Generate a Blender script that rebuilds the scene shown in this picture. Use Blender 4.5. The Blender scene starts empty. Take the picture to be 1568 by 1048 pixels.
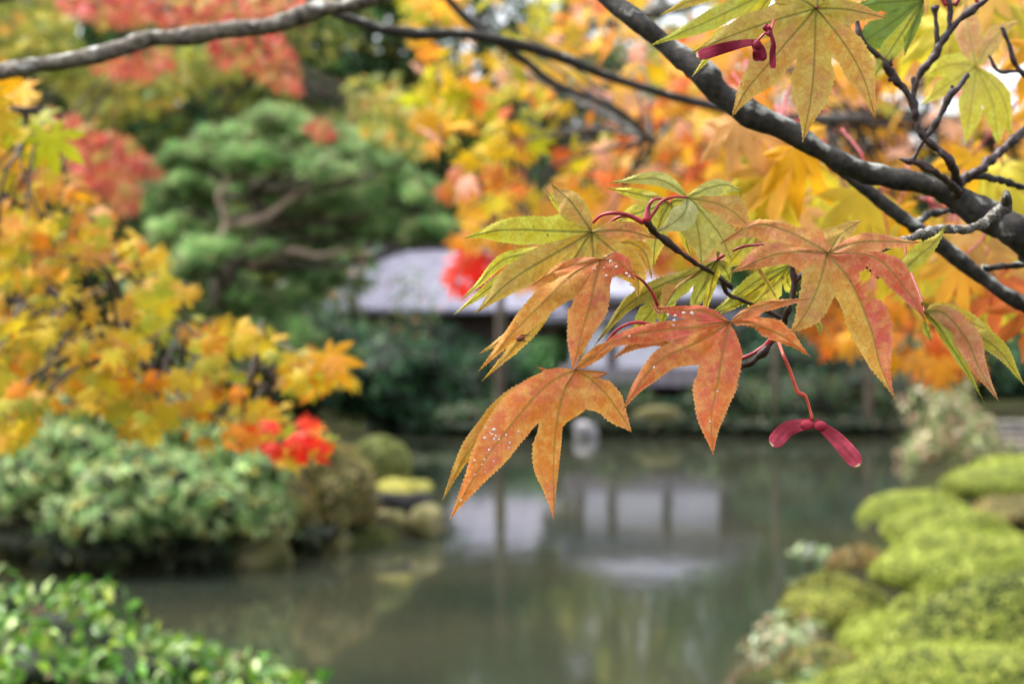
import bpy, math, random
import numpy as np
from mathutils import Vector, Matrix

# ------------------------------------------------------------------ camera, world, sun, exposure
scene = bpy.context.scene
COL = scene.collection
H = 1.8
F = 2658.0            # focal length in photograph pixels (1568 wide)
cam_d = bpy.data.cameras.new("camera")
cam_d.sensor_width = 23.6
cam_d.lens = 40.0
cam_d.clip_start = 0.02
cam_d.clip_end = 2000
cam_d.dof.use_dof = True
cam_d.dof.focus_distance = 0.75
cam_d.dof.aperture_fstop = 7.6
cam = bpy.data.objects.new("camera", cam_d)
COL.objects.link(cam)
cam.location = (0, 0, H)
cam.rotation_euler = (math.radians(90), 0, 0)
scene.camera = cam

SUN_EL, SUN_AZ = 62, 288
world = bpy.data.worlds.new("World")
scene.world = world
world.use_nodes = True
wn, wl = world.node_tree.nodes, world.node_tree.links
wn.clear()
sky = wn.new("ShaderNodeTexSky")
sky.sky_type = 'NISHITA'
sky.sun_disc = False
sky.sun_elevation = math.radians(SUN_EL)
sky.sun_rotation = math.radians(SUN_AZ)
sky.air_density = 1.0
sky.dust_density = 4.0
sky.ozone_density = 1.0
hs = wn.new("ShaderNodeHueSaturation")
hs.inputs["Saturation"].default_value = 0.30
hs.inputs["Value"].default_value = 1.0
bg = wn.new("ShaderNodeBackground")
bg.inputs["Strength"].default_value = 0.15
wo = wn.new("ShaderNodeOutputWorld")
wl.new(sky.outputs[0], hs.inputs["Color"])
wl.new(hs.outputs[0], bg.inputs[0])
wl.new(bg.outputs[0], wo.inputs[0])

sd = bpy.data.lights.new("sun", 'SUN')
sd.energy = 1.25
sd.angle = math.radians(40)
sd.color = (1.0, 0.96, 0.9)
sun = bpy.data.objects.new("sun", sd)
COL.objects.link(sun)
_az, _el = math.radians(SUN_AZ), math.radians(SUN_EL)
sdir = Vector((math.sin(_az) * math.cos(_el), math.cos(_az) * math.cos(_el), math.sin(_el)))
sun.rotation_euler = (-sdir).to_track_quat('-Z', 'Y').to_euler()
sun.location = (0, 0, 30)

scene.view_settings.view_transform = 'Standard'
scene.view_settings.look = 'None'
scene.view_settings.gamma = 1
scene.view_settings.exposure = 1.66
scene.cycles.max_bounces = 8
scene.cycles.transparent_max_bounces = 8
scene.cycles.transmission_bounces = 4
scene.cycles.glossy_bounces = 3
scene.cycles.diffuse_bounces = 4
scene.cycles.use_denoising = True
scene.cycles.caustics_reflective = False
scene.cycles.caustics_refractive = False

rng = np.random.default_rng(7)
random.seed(7)

# ------------------------------------------------------------------ helpers
def P(px, py, d):
    return np.array([(px - 784.0) / F * d, d, H - (py - 524.0) / F * d])

def srgb(r, g, b):
    f = lambda c: (c / 255 / 12.92) if c / 255 <= 0.04045 else ((c / 255 + 0.055) / 1.055) ** 2.4
    return np.array([f(r), f(g), f(b)])

def tag(o, label=None, cat=None, group=None, kind=None):
    if label: o["label"] = label
    if cat: o["category"] = cat
    if group: o["group"] = group
    if kind: o["kind"] = kind
    return o

def empty(name, loc, label=None, cat=None, group=None):
    o = bpy.data.objects.new(name, None)
    COL.objects.link(o)
    o.location = loc
    o.empty_display_size = 0.1
    return tag(o, label, cat, group)

def mesh_obj(name, V, Fc, mat, parent=None, col=None, uv=None, smooth=True, attr=None):
    """V (n,3) in world space; Fc list of index tuples or (m,k) array; col (n,3) per vertex"""
    V = np.asarray(V, dtype=np.float64)
    off = np.zeros(3)
    if parent is not None:
        off = np.array(parent.matrix_basis.translation)
        pp = parent.parent
        while pp is not None:
            off = off + np.array(pp.matrix_basis.translation)
            pp = pp.parent
    me = bpy.data.meshes.new(name)
    if isinstance(Fc, np.ndarray):
        m, k = Fc.shape
        me.vertices.add(len(V)); me.vertices.foreach_set("co", (V - off).ravel().astype(np.float32))
        me.loops.add(m * k); me.loops.foreach_set("vertex_index", Fc.ravel().astype(np.int32))
        me.polygons.add(m)
        me.polygons.foreach_set("loop_start", (np.arange(m) * k).astype(np.int32))
        me.update(calc_edges=True)
    else:
        me.from_pydata([tuple(v) for v in (V - off)], [], [tuple(f) for f in Fc])
        me.update()
    if smooth:
        me.polygons.foreach_set("use_smooth", np.ones(len(me.polygons), dtype=bool))
    if col is not None:
        a = me.color_attributes.new("Col", 'FLOAT_COLOR', 'POINT')
        c4 = np.ones((len(V), 4), dtype=np.float32); c4[:, :3] = col
        a.data.foreach_set("color", c4.ravel())
    if attr is not None:
        for nm, vals in attr.items():
            a = me.attributes.new(nm, 'FLOAT', 'POINT')
            a.data.foreach_set("value", np.asarray(vals, dtype=np.float32))
    me.materials.append(mat)
    o = bpy.data.objects.new(name, me)
    COL.objects.link(o)
    if parent is not None:
        o.parent = parent
    return o

def new_mat(name):
    m = bpy.data.materials.new(name)
    m.use_nodes = True
    nt = m.node_tree
    nt.nodes.clear()
    return m, nt.nodes, nt.links

def ramp(n, l, src, stops):
    r = n.new("ShaderNodeValToRGB")
    els = r.color_ramp.elements
    els[0].position = stops[0][0]; els[0].color = (*stops[0][1], 1)
    els[1].position = stops[-1][0]; els[1].color = (*stops[-1][1], 1)
    for p, c in stops[1:-1]:
        e = els.new(p); e.color = (*c, 1)
    l.new(src, r.inputs[0])
    return r.outputs[0]

def foliage_mat(name, trans=0.35, rough=0.5, noise_scale=30, var=0.35, spec=0.3):
    m, n, l = new_mat(name)
    at = n.new("ShaderNodeAttribute"); at.attribute_name = "Col"
    tc = n.new("ShaderNodeTexCoord")
    nz = n.new("ShaderNodeTexNoise"); nz.inputs["Scale"].default_value = noise_scale
    nz.inputs["Detail"].default_value = 3
    l.new(tc.outputs["Object"], nz.inputs["Vector"])
    mr = n.new("ShaderNodeMapRange")
    mr.inputs["From Min"].default_value = 0.3; mr.inputs["From Max"].default_value = 0.7
    mr.inputs["To Min"].default_value = 1 - var; mr.inputs["To Max"].default_value = 1 + var
    l.new(nz.outputs[0], mr.inputs[0])
    mul = n.new("ShaderNodeVectorMath"); mul.operation = 'SCALE'
    l.new(at.outputs["Color"], mul.inputs[0]); l.new(mr.outputs[0], mul.inputs["Scale"])
    pb = n.new("ShaderNodeBsdfPrincipled")
    pb.inputs["Roughness"].default_value = rough
    pb.inputs["Specular IOR Level"].default_value = spec
    l.new(mul.outputs[0], pb.inputs["Base Color"])
    out = n.new("ShaderNodeOutputMaterial")
    if trans > 0:
        tr = n.new("ShaderNodeBsdfTranslucent")
        l.new(mul.outputs[0], tr.inputs[0])
        mx = n.new("ShaderNodeMixShader"); mx.inputs[0].default_value = trans
        l.new(pb.outputs[0], mx.inputs[1]); l.new(tr.outputs[0], mx.inputs[2])
        l.new(mx.outputs[0], out.inputs[0])
    else:
        l.new(pb.outputs[0], out.inputs[0])
    return m

def noise_mat(name, stops, scale=5, rough=0.8, bump=0.3, detail=6, spec=0.3, stretch=None, bdist=0.02):
    m, n, l = new_mat(name)
    tc = n.new("ShaderNodeTexCoord")
    src = tc.outputs["Object"]
    if stretch:
        mp = n.new("ShaderNodeMapping"); mp.inputs["Scale"].default_value = stretch
        l.new(src, mp.inputs[0]); src = mp.outputs[0]
    nz = n.new("ShaderNodeTexNoise"); nz.inputs["Scale"].default_value = scale
    nz.inputs["Detail"].default_value = detail
    l.new(src, nz.inputs["Vector"])
    c = ramp(n, l, nz.outputs[0], stops)
    pb = n.new("ShaderNodeBsdfPrincipled")
    pb.inputs["Roughness"].default_value = rough
    pb.inputs["Specular IOR Level"].default_value = spec
    l.new(c, pb.inputs["Base Color"])
    if bump:
        b = n.new("ShaderNodeBump"); b.inputs["Strength"].default_value = bump
        b.inputs["Distance"].default_value = bdist
        l.new(nz.outputs[0], b.inputs["Height"]); l.new(b.outputs[0], pb.inputs["Normal"])
    out = n.new("ShaderNodeOutputMaterial"); l.new(pb.outputs[0], out.inputs[0])
    return m

def hero_leaf_mat():
    m, n, l = new_mat("hero_leaf")
    def attr(nm):
        a = n.new("ShaderNodeAttribute"); a.attribute_name = nm; return a
    def math_(op, a, b=None, c=None):
        x = n.new("ShaderNodeMath"); x.operation = op
        for i, v in enumerate((a, b, c)):
            if v is None: continue
            if isinstance(v, (int, float)): x.inputs[i].default_value = v
            else: l.new(v, x.inputs[i])
        return x.outputs[0]
    def maprange(v, a, b, c, d):
        x = n.new("ShaderNodeMapRange")
        l.new(v, x.inputs[0])
        for i, q in zip((1, 2, 3, 4), (a, b, c, d)): x.inputs[i].default_value = q
        return x.outputs[0]
    def mix(f, a, b, mode='MIX'):
        x = n.new("ShaderNodeMix"); x.data_type = 'RGBA'; x.blend_type = mode
        if isinstance(f, float): x.inputs["Factor"].default_value = f
        else: l.new(f, x.inputs["Factor"])
        for s, v in ((6, a), (7, b)):
            if isinstance(v, tuple): x.inputs[s].default_value = v
            else: l.new(v, x.inputs[s])
        return x.outputs[2]
    col = attr("Col").outputs["Color"]
    vein_c = attr("Vein").outputs["Color"]
    u = attr("dist").outputs["Fac"]     # metres from the midrib
    al = attr("along").outputs["Fac"]   # metres along the midrib
    edge = attr("edge").outputs["Fac"]  # 0 midrib .. 1 margin
    tfrac = attr("tfrac").outputs["Fac"]
    tc = n.new("ShaderNodeTexCoord")
    def noise(scale, det=4, rough=0.6):
        z = n.new("ShaderNodeTexNoise"); z.inputs["Scale"].default_value = scale
        z.inputs["Detail"].default_value = det; z.inputs["Roughness"].default_value = rough
        l.new(tc.outputs["Object"], z.inputs["Vector"]); return z.outputs[0]
    big = noise(55, 3); fine = noise(600, 4, 0.7); mid = noise(200, 4, 0.65)
    # patchy colour of the blade: some areas redder / some more yellow
    red = n.new("ShaderNodeHueSaturation")
    red.inputs["Hue"].default_value = 0.487; red.inputs["Saturation"].default_value = 1.0
    red.inputs["Value"].default_value = 0.97; l.new(col, red.inputs["Color"])
    red.inputs["Saturation"].default_value = 0.92
    yel = n.new("ShaderNodeHueSaturation"); yel.inputs["Saturation"].default_value = 0.92
    yel.inputs["Hue"].default_value = 0.528; yel.inputs["Value"].default_value = 1.12
    l.new(col, yel.inputs["Color"])
    c = mix(maprange(big, 0.38, 0.54, 0, 1), red.outputs[0], col)
    c = mix(maprange(mid, 0.44, 0.64, 0, 0.85), c, yel.outputs[0])
    # margins turn yellower
    c = mix(math_('MULTIPLY', maprange(edge, 0.72, 1.0, 0, 0.75), maprange(tfrac, 0.25, 0.5, 0.1, 1)), c, yel.outputs[0])
    # fine mottling
    mot = n.new("ShaderNodeVectorMath"); mot.operation = 'SCALE'
    l.new(c, mot.inputs[0]); l.new(maprange(fine, 0.3, 0.7, 0.94, 1.22), mot.inputs["Scale"])
    c = mot.outputs[0]
    # side veins: slanting lines from the midrib
    ph = math_('ADD', math_('SUBTRACT', math_('MULTIPLY', al, 250.0), math_('MULTIPLY', u, 210.0)), math_('MULTIPLY', mid, 0.8))
    tri = math_('ABSOLUTE', math_('SUBTRACT', math_('FRACT', ph), 0.5))
    sv = maprange(tri, 0.0, 0.13, 0.22, 0.0)
    sv = math_('MULTIPLY', sv, maprange(edge, 0.55, 1.0, 1.0, 0.0))
    c = mix(sv, c, vein_c)
    # network of tiny veins
    vo = n.new("ShaderNodeTexVoronoi"); vo.feature = 'DISTANCE_TO_EDGE'; vo.inputs["Scale"].default_value = 700
    l.new(tc.outputs["Object"], vo.inputs["Vector"])
    c = mix(maprange(vo.outputs["Distance"], 0.0, 0.08, 0.14, 0.0), c, vein_c)
    # midrib
    wid = maprange(tfrac, 0.0, 1.0, 0.00055, 0.0002)
    mfac = math_('SUBTRACT', 1.0, math_('SMOOTHSTEP', u, math_('MULTIPLY', wid, 0.5), math_('MULTIPLY', wid, 1.6))) if False else \
        maprange(math_('DIVIDE', u, wid), 0.6, 1.8, 0.62, 0.0)
    c = mix(mfac, c, vein_c)
    # dark freckles, brown patches of decay
    spk = noise(420, 2, 0.5)
    spots = math_('MULTIPLY', maprange(spk, 0.70, 0.74, 0, 0.75), maprange(big, 0.45, 0.6, 0.15, 1))
    c = mix(spots, c, (0.09, 0.03, 0.012, 1))
    dec = math_('MULTIPLY', maprange(noise(95, 5, 0.7), 0.64, 0.72, 0, 0.55), maprange(tfrac, 0.3, 0.8, 0.3, 1))
    c = mix(dec, c, (0.16, 0.07, 0.02, 1))
    pb = n.new("ShaderNodeBsdfPrincipled")
    l.new(c, pb.inputs["Base Color"])
    pb.inputs["Roughness"].default_value = 0.5
    pb.inputs["Specular IOR Level"].default_value = 0.3
    hgt = math_('ADD', math_('MULTIPLY', math_('ADD', sv, mfac), -0.6), math_('MULTIPLY', fine, 0.5))
    hgt = math_('ADD', hgt, math_('MULTIPLY', mid, 0.9))
    b = n.new("ShaderNodeBump"); b.inputs["Strength"].default_value = 0.5; b.inputs["Distance"].default_value = 0.0006
    l.new(hgt, b.inputs["Height"]); l.new(b.outputs[0], pb.inputs["Normal"])
    tr = n.new("ShaderNodeBsdfTranslucent"); l.new(c, tr.inputs[0])
    l.new(b.outputs[0], tr.inputs["Normal"])
    mx = n.new("ShaderNodeMixShader"); mx.inputs[0].default_value = 0.38
    l.new(pb.outputs[0], mx.inputs[1]); l.new(tr.outputs[0], mx.inputs[2])
    out = n.new("ShaderNodeOutputMaterial"); l.new(mx.outputs[0], out.inputs[0])
    return m

def bark_mat(name, dark, mid, lich, lscale=60, lo=0.60, up_bias=0.12, scale=200, rough=0.75):
    m, n, l = new_mat(name)
    tc = n.new("ShaderNodeTexCoord")
    def noise(s, d=5):
        z = n.new("ShaderNodeTexNoise"); z.inputs["Scale"].default_value = s; z.inputs["Detail"].default_value = d
        l.new(tc.outputs["Object"], z.inputs["Vector"]); return z.outputs[0]
    base = ramp(n, l, noise(scale), [(0.35, tuple(dark)), (0.65, tuple(mid))])
    ge = n.new("ShaderNodeNewGeometry")
    sx = n.new("ShaderNodeSeparateXYZ"); l.new(ge.outputs["Normal"], sx.inputs[0])
    ad = n.new("ShaderNodeMath"); ad.operation = 'MULTIPLY_ADD'
    l.new(sx.outputs[2], ad.inputs[0]); ad.inputs[1].default_value = up_bias; l.new(noise(lscale, 6), ad.inputs[2])
    mr = n.new("ShaderNodeMapRange"); l.new(ad.outputs[0], mr.inputs[0])
    mr.inputs[1].default_value = lo; mr.inputs[2].default_value = lo + 0.12
    mx = n.new("ShaderNodeMix"); mx.data_type = 'RGBA'
    l.new(mr.outputs[0], mx.inputs["Factor"]); l.new(base, mx.inputs[6]); mx.inputs[7].default_value = (*lich, 1)
    pb = n.new("ShaderNodeBsdfPrincipled"); l.new(mx.outputs[2], pb.inputs["Base Color"])
    pb.inputs["Roughness"].default_value = rough
    b = n.new("ShaderNodeBump"); b.inputs["Strength"].default_value = 0.7; b.inputs["Distance"].default_value = 0.3 / scale
    l.new(noise(scale * 0.8, 6), b.inputs["Height"]); l.new(b.outputs[0], pb.inputs["Normal"])
    out = n.new("ShaderNodeOutputMaterial"); l.new(pb.outputs[0], out.inputs[0])
    return m

def cr(pts, n):
    """Catmull-Rom through pts, n samples, roughly by chord length"""
    p = np.asarray(pts, dtype=float)
    if len(p) == 2:
        t = np.linspace(0, 1, n)[:, None]
        return p[0] * (1 - t) + p[1] * t
    seg = np.linalg.norm(np.diff(p[:, :2] if p.shape[1] > 2 and False else p, axis=0), axis=1)
    cum = np.concatenate([[0], np.cumsum(seg)]); cum /= cum[-1]
    ext = np.vstack([2 * p[0] - p[1], p, 2 * p[-1] - p[-2]])
    out = []
    for t in np.linspace(0, 1, n):
        i = min(max(np.searchsorted(cum, t, side='right') - 1, 0), len(p) - 2)
        u = (t - cum[i]) / max(cum[i + 1] - cum[i], 1e-9)
        a, b, c, d = ext[i], ext[i + 1], ext[i + 2], ext[i + 3]
        out.append(0.5 * ((2 * b) + (-a + c) * u + (2 * a - 5 * b + 4 * c - d) * u * u + (-a + 3 * b - 3 * c + d) * u ** 3))
    return np.array(out)

def tube_geo(pts, rad, seg=10, step=None, lump=0.0, seed=0):
    """pts (k,3) world; rad list; returns V,F"""
    pts = np.asarray(pts, float); rad = np.asarray(rad, float)
    n = max(len(pts) * 6, 8) if step is None else max(int(np.linalg.norm(np.diff(pts, axis=0), axis=1).sum() / step), 6)
    n = min(n, 400)
    c = cr(np.hstack([pts, rad[:, None]]), n)
    C, R = c[:, :3], np.maximum(c[:, 3], 1e-5)
    T = np.gradient(C, axis=0); T /= np.linalg.norm(T, axis=1)[:, None] + 1e-12
    up = np.array([0.13, 0.9, 0.4]) if abs(T[0][1]) < 0.8 else np.array([0, 0.2, 1.0])
    r2 = np.random.default_rng(seed)
    V = []
    ang = np.linspace(0, 2 * math.pi, seg, endpoint=False)
    nrm = np.cross(T[0], up); nrm /= np.linalg.norm(nrm)
    lum = r2.normal(size=(n, seg))
    for k in range(2):
        lum = (lum + np.roll(lum, 1, 0) + np.roll(lum, -1, 0) + np.roll(lum, 1, 1) + np.roll(lum, -1, 1)) / 2.4
    for i in range(n):
        nrm = nrm - T[i] * nrm.dot(T[i]); nrm /= np.linalg.norm(nrm) + 1e-12
        b = np.cross(T[i], nrm)
        rr = R[i] * (1 + lump * lum[i])
        V.append(C[i] + rr[:, None] * (np.cos(ang)[:, None] * nrm + np.sin(ang)[:, None] * b))
    V = np.vstack(V + [C[:1], C[-1:]])
    Fc = []
    for i in range(n - 1):
        for j in range(seg):
            a, b_ = i * seg + j, i * seg + (j + 1) % seg
            Fc.append((a, b_, b_ + seg, a + seg))
    s, e = n * seg, n * seg + 1
    for j in range(seg):
        Fc.append((s, (j + 1) % seg, j)); Fc.append((e, (n - 1) * seg + j, (n - 1) * seg + (j + 1) % seg))
    return V, Fc

class Geo:
    def __init__(s): s.V, s.F, s.n, s.C = [], [], 0, []
    def add(s, V, Fc, col=None):
        s.V.append(V); s.F += [tuple(i + s.n for i in f) for f in Fc]; s.n += len(V)
        s.C.append(np.tile(col if col is not None else (0.5, 0.5, 0.5), (len(V), 1)))
    def tube(s, pts, rad, **k): s.add(*tube_geo(pts, rad, **k))
    def obj(s, name, mat, parent=None, smooth=True):
        return mesh_obj(name, np.vstack(s.V), s.F, mat, parent, smooth=smooth, col=np.vstack(s.C))

def px_tube(name, pts, mat, parent, seg=10, lump=0.0, step=None, seed=0, geo=None):
    """pts: (px,py,radius_px,d)"""
    W = [P(a, b, d) for a, b, r, d in pts]; R = [r / F * d for a, b, r, d in pts]
    if geo is not None:
        geo.tube(W, R, seg=seg, lump=lump, step=step, seed=seed); return
    V, Fc = tube_geo(W, R, seg=seg, lump=lump, step=step, seed=seed)
    return mesh_obj(name, V, Fc, mat, parent)

# ---- leaf templates (x = across, y = towards the tip, z = normal), unit radius
def maple_template(droop=0.25, fold=0.12, rs=0):
    r = np.random.default_rng(rs)
    V = [(0, 0, 0)]; Fc = []
    angs = [-128, -82, -40, 0, 40, 82, 128]
    lens = [0.48, 0.78, 0.95, 1.0, 0.95, 0.78, 0.48]
    for k, (a, L) in enumerate(zip(angs, lens)):
        a = math.radians(a + r.uniform(-4, 4)); L *= r.uniform(0.92, 1.06)
        hw = 0.125 * L + 0.02
        def pt(al, ac, z):
            x = math.sin(a) * al + math.cos(a) * ac; y = math.cos(a) * al - math.sin(a) * ac
            return (x, y, z - droop * al * al * 1.0)
        s = 0.36 * L; da = 0.36
        b = len(V)
        V += [(math.sin(a - da) * s, math.cos(a - da) * s, -0.02), pt(0.62 * L, -hw, -fold * hw * 3), pt(0.85 * L, -hw * .42, -fold * hw),
              pt(L, 0, 0), pt(0.85 * L, hw * .42, -fold * hw), pt(0.62 * L, hw, -fold * hw * 3), (math.sin(a + da) * s, math.cos(a + da) * s, -0.02), pt(0.6 * L, 0, 0)]
        m = b + 7
        Fc += [(0, b, m), (b, b + 1, m), (b + 1, b + 2, m), (b + 2, b + 3, m), (m, b + 3, b + 4), (m, b + 4, b + 5), (m, b + 5, b + 6), (m, b + 6, 0)]
    return np.array(V, float), np.array(Fc)

def oval_template(w=0.45, fold=0.12, droop=0.1):
    V = [(0, 0, 0), (-w * .8, .3, fold), (-w, .62, fold), (-w * .5, .88, fold * .5 - droop), (0, 1.05, -droop * 1.5), (w * .5, .88, fold * .5 - droop), (w, .62, fold), (w * .8, .3, fold), (0, .55, -0.0)]
    Fc = [(8, 1, 0), (8, 2, 1), (8, 3, 2), (8, 4, 3), (8, 5, 4), (8, 6, 5), (8, 7, 6), (8, 0, 7)]
    V = np.array(V, float); V[:, 1] -= 0.5
    return V, np.array(Fc)

def quad_template(w=0.35, fold=0.15):
    V = np.array([(0, -.5, 0), (-w, 0.05, fold), (0, .6, 0), (w, 0.05, fold)], float)
    return V, np.array([(0, 3, 2), (0, 2, 1)])

def tuft_template(k=6, w=0.07, rs=0):
    r = np.random.default_rng(rs); V = []; Fc = []
    for i in range(k):
        a = 2 * math.pi * i / k + r.uniform(-.3, .3); el = r.uniform(0.1, 0.9)
        d = np.array([math.cos(a) * math.cos(el), math.sin(a) * math.cos(el), math.sin(el)])
        s = np.array([-math.sin(a), math.cos(a), 0]) * w
        b = len(V); V += [-s, s, d]; Fc.append((b, b + 1, b + 2))
    return np.array(V), np.array(Fc)

def cloud_geo(tmpl, pos, nrm, tip, size, col, jit=0.0):
    """many copies of a template; pos (n,3), nrm (n,3), tip (n,3) directions, size (n,), col (n,3)"""
    TV, TF = tmpl
    n, k = len(pos), len(TV)
    tip = tip / (np.linalg.norm(tip, axis=1)[:, None] + 1e-9)
    nrm = nrm - tip * (nrm * tip).sum(1)[:, None]
    nrm /= np.linalg.norm(nrm, axis=1)[:, None] + 1e-9
    side = np.cross(tip, nrm)
    V = pos[:, None, :] + size[:, None, None] * (TV[None, :, 0:1] * side[:, None, :] + TV[None, :, 1:2] * tip[:, None, :] + TV[None, :, 2:3] * nrm[:, None, :])
    Fc = (TF[None] + (np.arange(n) * k)[:, None, None]).reshape(-1, TF.shape[1])
    return V.reshape(-1, 3), Fc, np.repeat(col, k, axis=0)

def cloud_obj(name, parts, mat, parent):
    Vs, Fs, Cs, o = [], [], [], 0
    for V, Fc, C in parts:
        Vs.append(V); Fs.append(Fc + o); Cs.append(C); o += len(V)
    return mesh_obj(name, np.vstack(Vs), np.vstack(Fs), mat, parent, col=np.vstack(Cs), smooth=False)

def pick(pal, n, w=None, r=rng, var=0.12):
    pal = np.array(pal); idx = r.choice(len(pal), n, p=w)
    c = pal[idx] * (1 + r.normal(0, var, (n, 1)))
    nx = pal[r.integers(0, len(pal), n)]
    t = r.uniform(0, .3, (n, 1))
    return np.clip(c * (1 - t) + nx * t, 0.002, 0.95)

def rand_dirs(n, r=rng):
    v = r.normal(size=(n, 3)); return v / np.linalg.norm(v, axis=1)[:, None]

# ------------------------------------------------------------------ materials
M_leaf = foliage_mat("maple_foliage", trans=0.45, rough=0.5, noise_scale=40, var=0.15)
M_green = foliage_mat("green_foliage", trans=0.25, rough=0.45, noise_scale=6, var=0.3, spec=0.4)
M_tight = foliage_mat("clipped_foliage", trans=0.08, rough=0.65, noise_scale=7, var=0.22, spec=0.2)
M_far = foliage_mat("far_foliage", trans=0.25, rough=0.6, noise_scale=1.2, var=0.35)
M_gloss = foliage_mat("glossy_foliage", trans=0.25, rough=0.32, noise_scale=8, var=0.25, spec=0.5)
M_pine = foliage_mat("pine_needles", trans=0.4, rough=0.7, noise_scale=3, var=0.25, spec=0.15)
M_hero = hero_leaf_mat()
M_bark = bark_mat("maple_bark", srgb(14, 12, 10), srgb(56, 50, 42), srgb(150, 152, 144), lscale=75, lo=0.62, up_bias=0.13, scale=260)
M_bark_grey = bark_mat("grey_bark", srgb(50, 42, 35), srgb(122, 112, 98), srgb(178, 180, 172), lscale=60, lo=0.60, up_bias=0.12, scale=150)
M_twig = bark_mat("twig_bark", srgb(26, 15, 14), srgb(64, 40, 36), srgb(140, 132, 120), lscale=120, lo=0.70, up_bias=0.06, scale=500, rough=0.5)
M_twig_lichen = bark_mat("lichen_twig_bark", srgb(40, 36, 31), srgb(104, 96, 84), srgb(160, 158, 150), lscale=260, lo=0.57, up_bias=0.10, scale=500)
M_trunk = noise_mat("trunk_bark", [(0.3, tuple(srgb(50, 42, 36))), (0.7, tuple(srgb(110, 98, 84)))], scale=14, bump=0.6, stretch=(1, 1, .25))
M_limb = noise_mat("pine_limb_bark", [(0.3, tuple(srgb(104, 84, 70))), (0.7, tuple(srgb(176, 152, 134)))], scale=8, bump=0.6)
M_core = noise_mat("shrub_inside_shade", [(0.3, tuple(srgb(34, 44, 16))), (0.7, tuple(srgb(66, 78, 28)))], scale=6, bump=0.5)  # darkened to put shade into the mounds' hollows and undersides
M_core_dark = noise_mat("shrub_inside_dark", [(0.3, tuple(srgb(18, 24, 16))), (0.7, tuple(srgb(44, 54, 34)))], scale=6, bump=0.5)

def red_stalk_mat(name, a, b):
    m, n, l = new_mat(name)
    tc = n.new("ShaderNodeTexCoord"); nz = n.new("ShaderNodeTexNoise"); nz.inputs["Scale"].default_value = 150
    l.new(tc.outputs["Object"], nz.inputs["Vector"])
    c = ramp(n, l, nz.outputs[0], [(0.35, tuple(a)), (0.65, tuple(b))])
    pb = n.new("ShaderNodeBsdfPrincipled"); pb.inputs["Roughness"].default_value = 0.3
    l.new(c, pb.inputs["Base Color"])
    out = n.new("ShaderNodeOutputMaterial"); l.new(pb.outputs[0], out.inputs[0])
    return m
M_stalk = red_stalk_mat("red_leaf_stalk", srgb(125, 22, 36), srgb(178, 48, 58))
M_stalk2 = red_stalk_mat("seed_stalk", srgb(178, 58, 46), srgb(215, 92, 66))

# ------------------------------------------------------------------ ground and water
POND = [(-14, 9), (-3, 7.4), (0.3, 7.0), (1.1, 9.0), (1.6, 11), (2.5, 14), (3.5, 17.5), (4.9, 22), (6.6, 28.2), (7.6, 31.5), (7.2, 33), (2, 33.2), (-4, 33), (-5, 29), (-14, 27)]
PEN = [(-15, 13.0), (-6, 12.9), (-3.4, 13.2), (-1.9, 14.1), (-0.75, 15.9), (-0.55, 16.7), (-1.2, 17.8), (-3, 18.6), (-6, 19.2), (-15, 19.5)]
def sdist(poly, X, Y):
    poly = np.array(poly, float); inside = np.zeros(X.shape, bool); d = np.full(X.shape, 1e9)
    for i in range(len(poly)):
        a, b = poly[i], poly[(i + 1) % len(poly)]
        ab = b - a; t = np.clip(((X - a[0]) * ab[0] + (Y - a[1]) * ab[1]) / ab.dot(ab), 0, 1)
        d = np.minimum(d, np.hypot(X - a[0] - t * ab[0], Y - a[1] - t * ab[1]))
        c = ((a[1] > Y) != (b[1] > Y)) & (X < (b[0] - a[0]) * (Y - a[1]) / (b[1] - a[1] + 1e-12) + a[0])
        inside ^= c
    return np.where(inside, d, -d)
def ground_h(X, Y):
    X = np.asarray(X, float); Y = np.asarray(Y, float)
    w = sdist(POND, X, Y); p = sdist(PEN, X, Y)
    water = np.minimum(w, -p)      # >0 in water
    land = -water
    low = np.clip((X - 0.5) / 1.0, 0, 1) * np.clip((Y - 7.2) / 1.0, 0, 1) * np.clip((34 - Y) / 3.0, 0, 1) * np.clip((14 - X) / 4, 0, 1)
    bank = np.minimum(land * 0.55, 0.33) * (1 - low) + np.minimum(land * 0.2, 0.06) * low
    h = np.where(water > 0, -np.minimum(water * 0.9, 0.7), bank)
    h = h + 0.02 * np.sin(X * 1.7 + 1) * np.cos(Y * 1.3) * (land > 0)
    hill = np.clip(Y - 42, 0, 60) * 0.06 + np.clip(-X - 12, 0, 50) * 0.07 + np.clip(X - 16, 0, 50) * 0.05
    return h + hill
xs = np.unique(np.concatenate([np.linspace(-400, -20, 20), np.arange(-20, 14, 0.4), np.linspace(14, 400, 20)]))
ys = np.unique(np.concatenate([np.linspace(-200, 2, 12), np.arange(2, 38, 0.4), np.linspace(38, 110, 24), np.linspace(110, 900, 12)]))
GX, GY = np.meshgrid(xs, ys)
GZ = ground_h(GX, GY)
nx, ny = len(xs), len(ys)
idx = np.arange(nx * ny).reshape(ny, nx)
GF = np.stack([idx[:-1, :-1], idx[:-1, 1:], idx[1:, 1:], idx[1:, :-1]], -1).reshape(-1, 4)
M_ground = noise_mat("mossy_soil", [(0.3, tuple(srgb(30, 26, 18))), (0.5, tuple(srgb(44, 44, 26))), (0.7, tuple(srgb(66, 74, 34)))], scale=1.6, bump=0.9, bdist=0.08, rough=1.0, spec=0.05)
tag(mesh_obj("ground", np.stack([GX, GY, GZ], -1).reshape(-1, 3), GF, M_ground), kind="structure")

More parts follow.
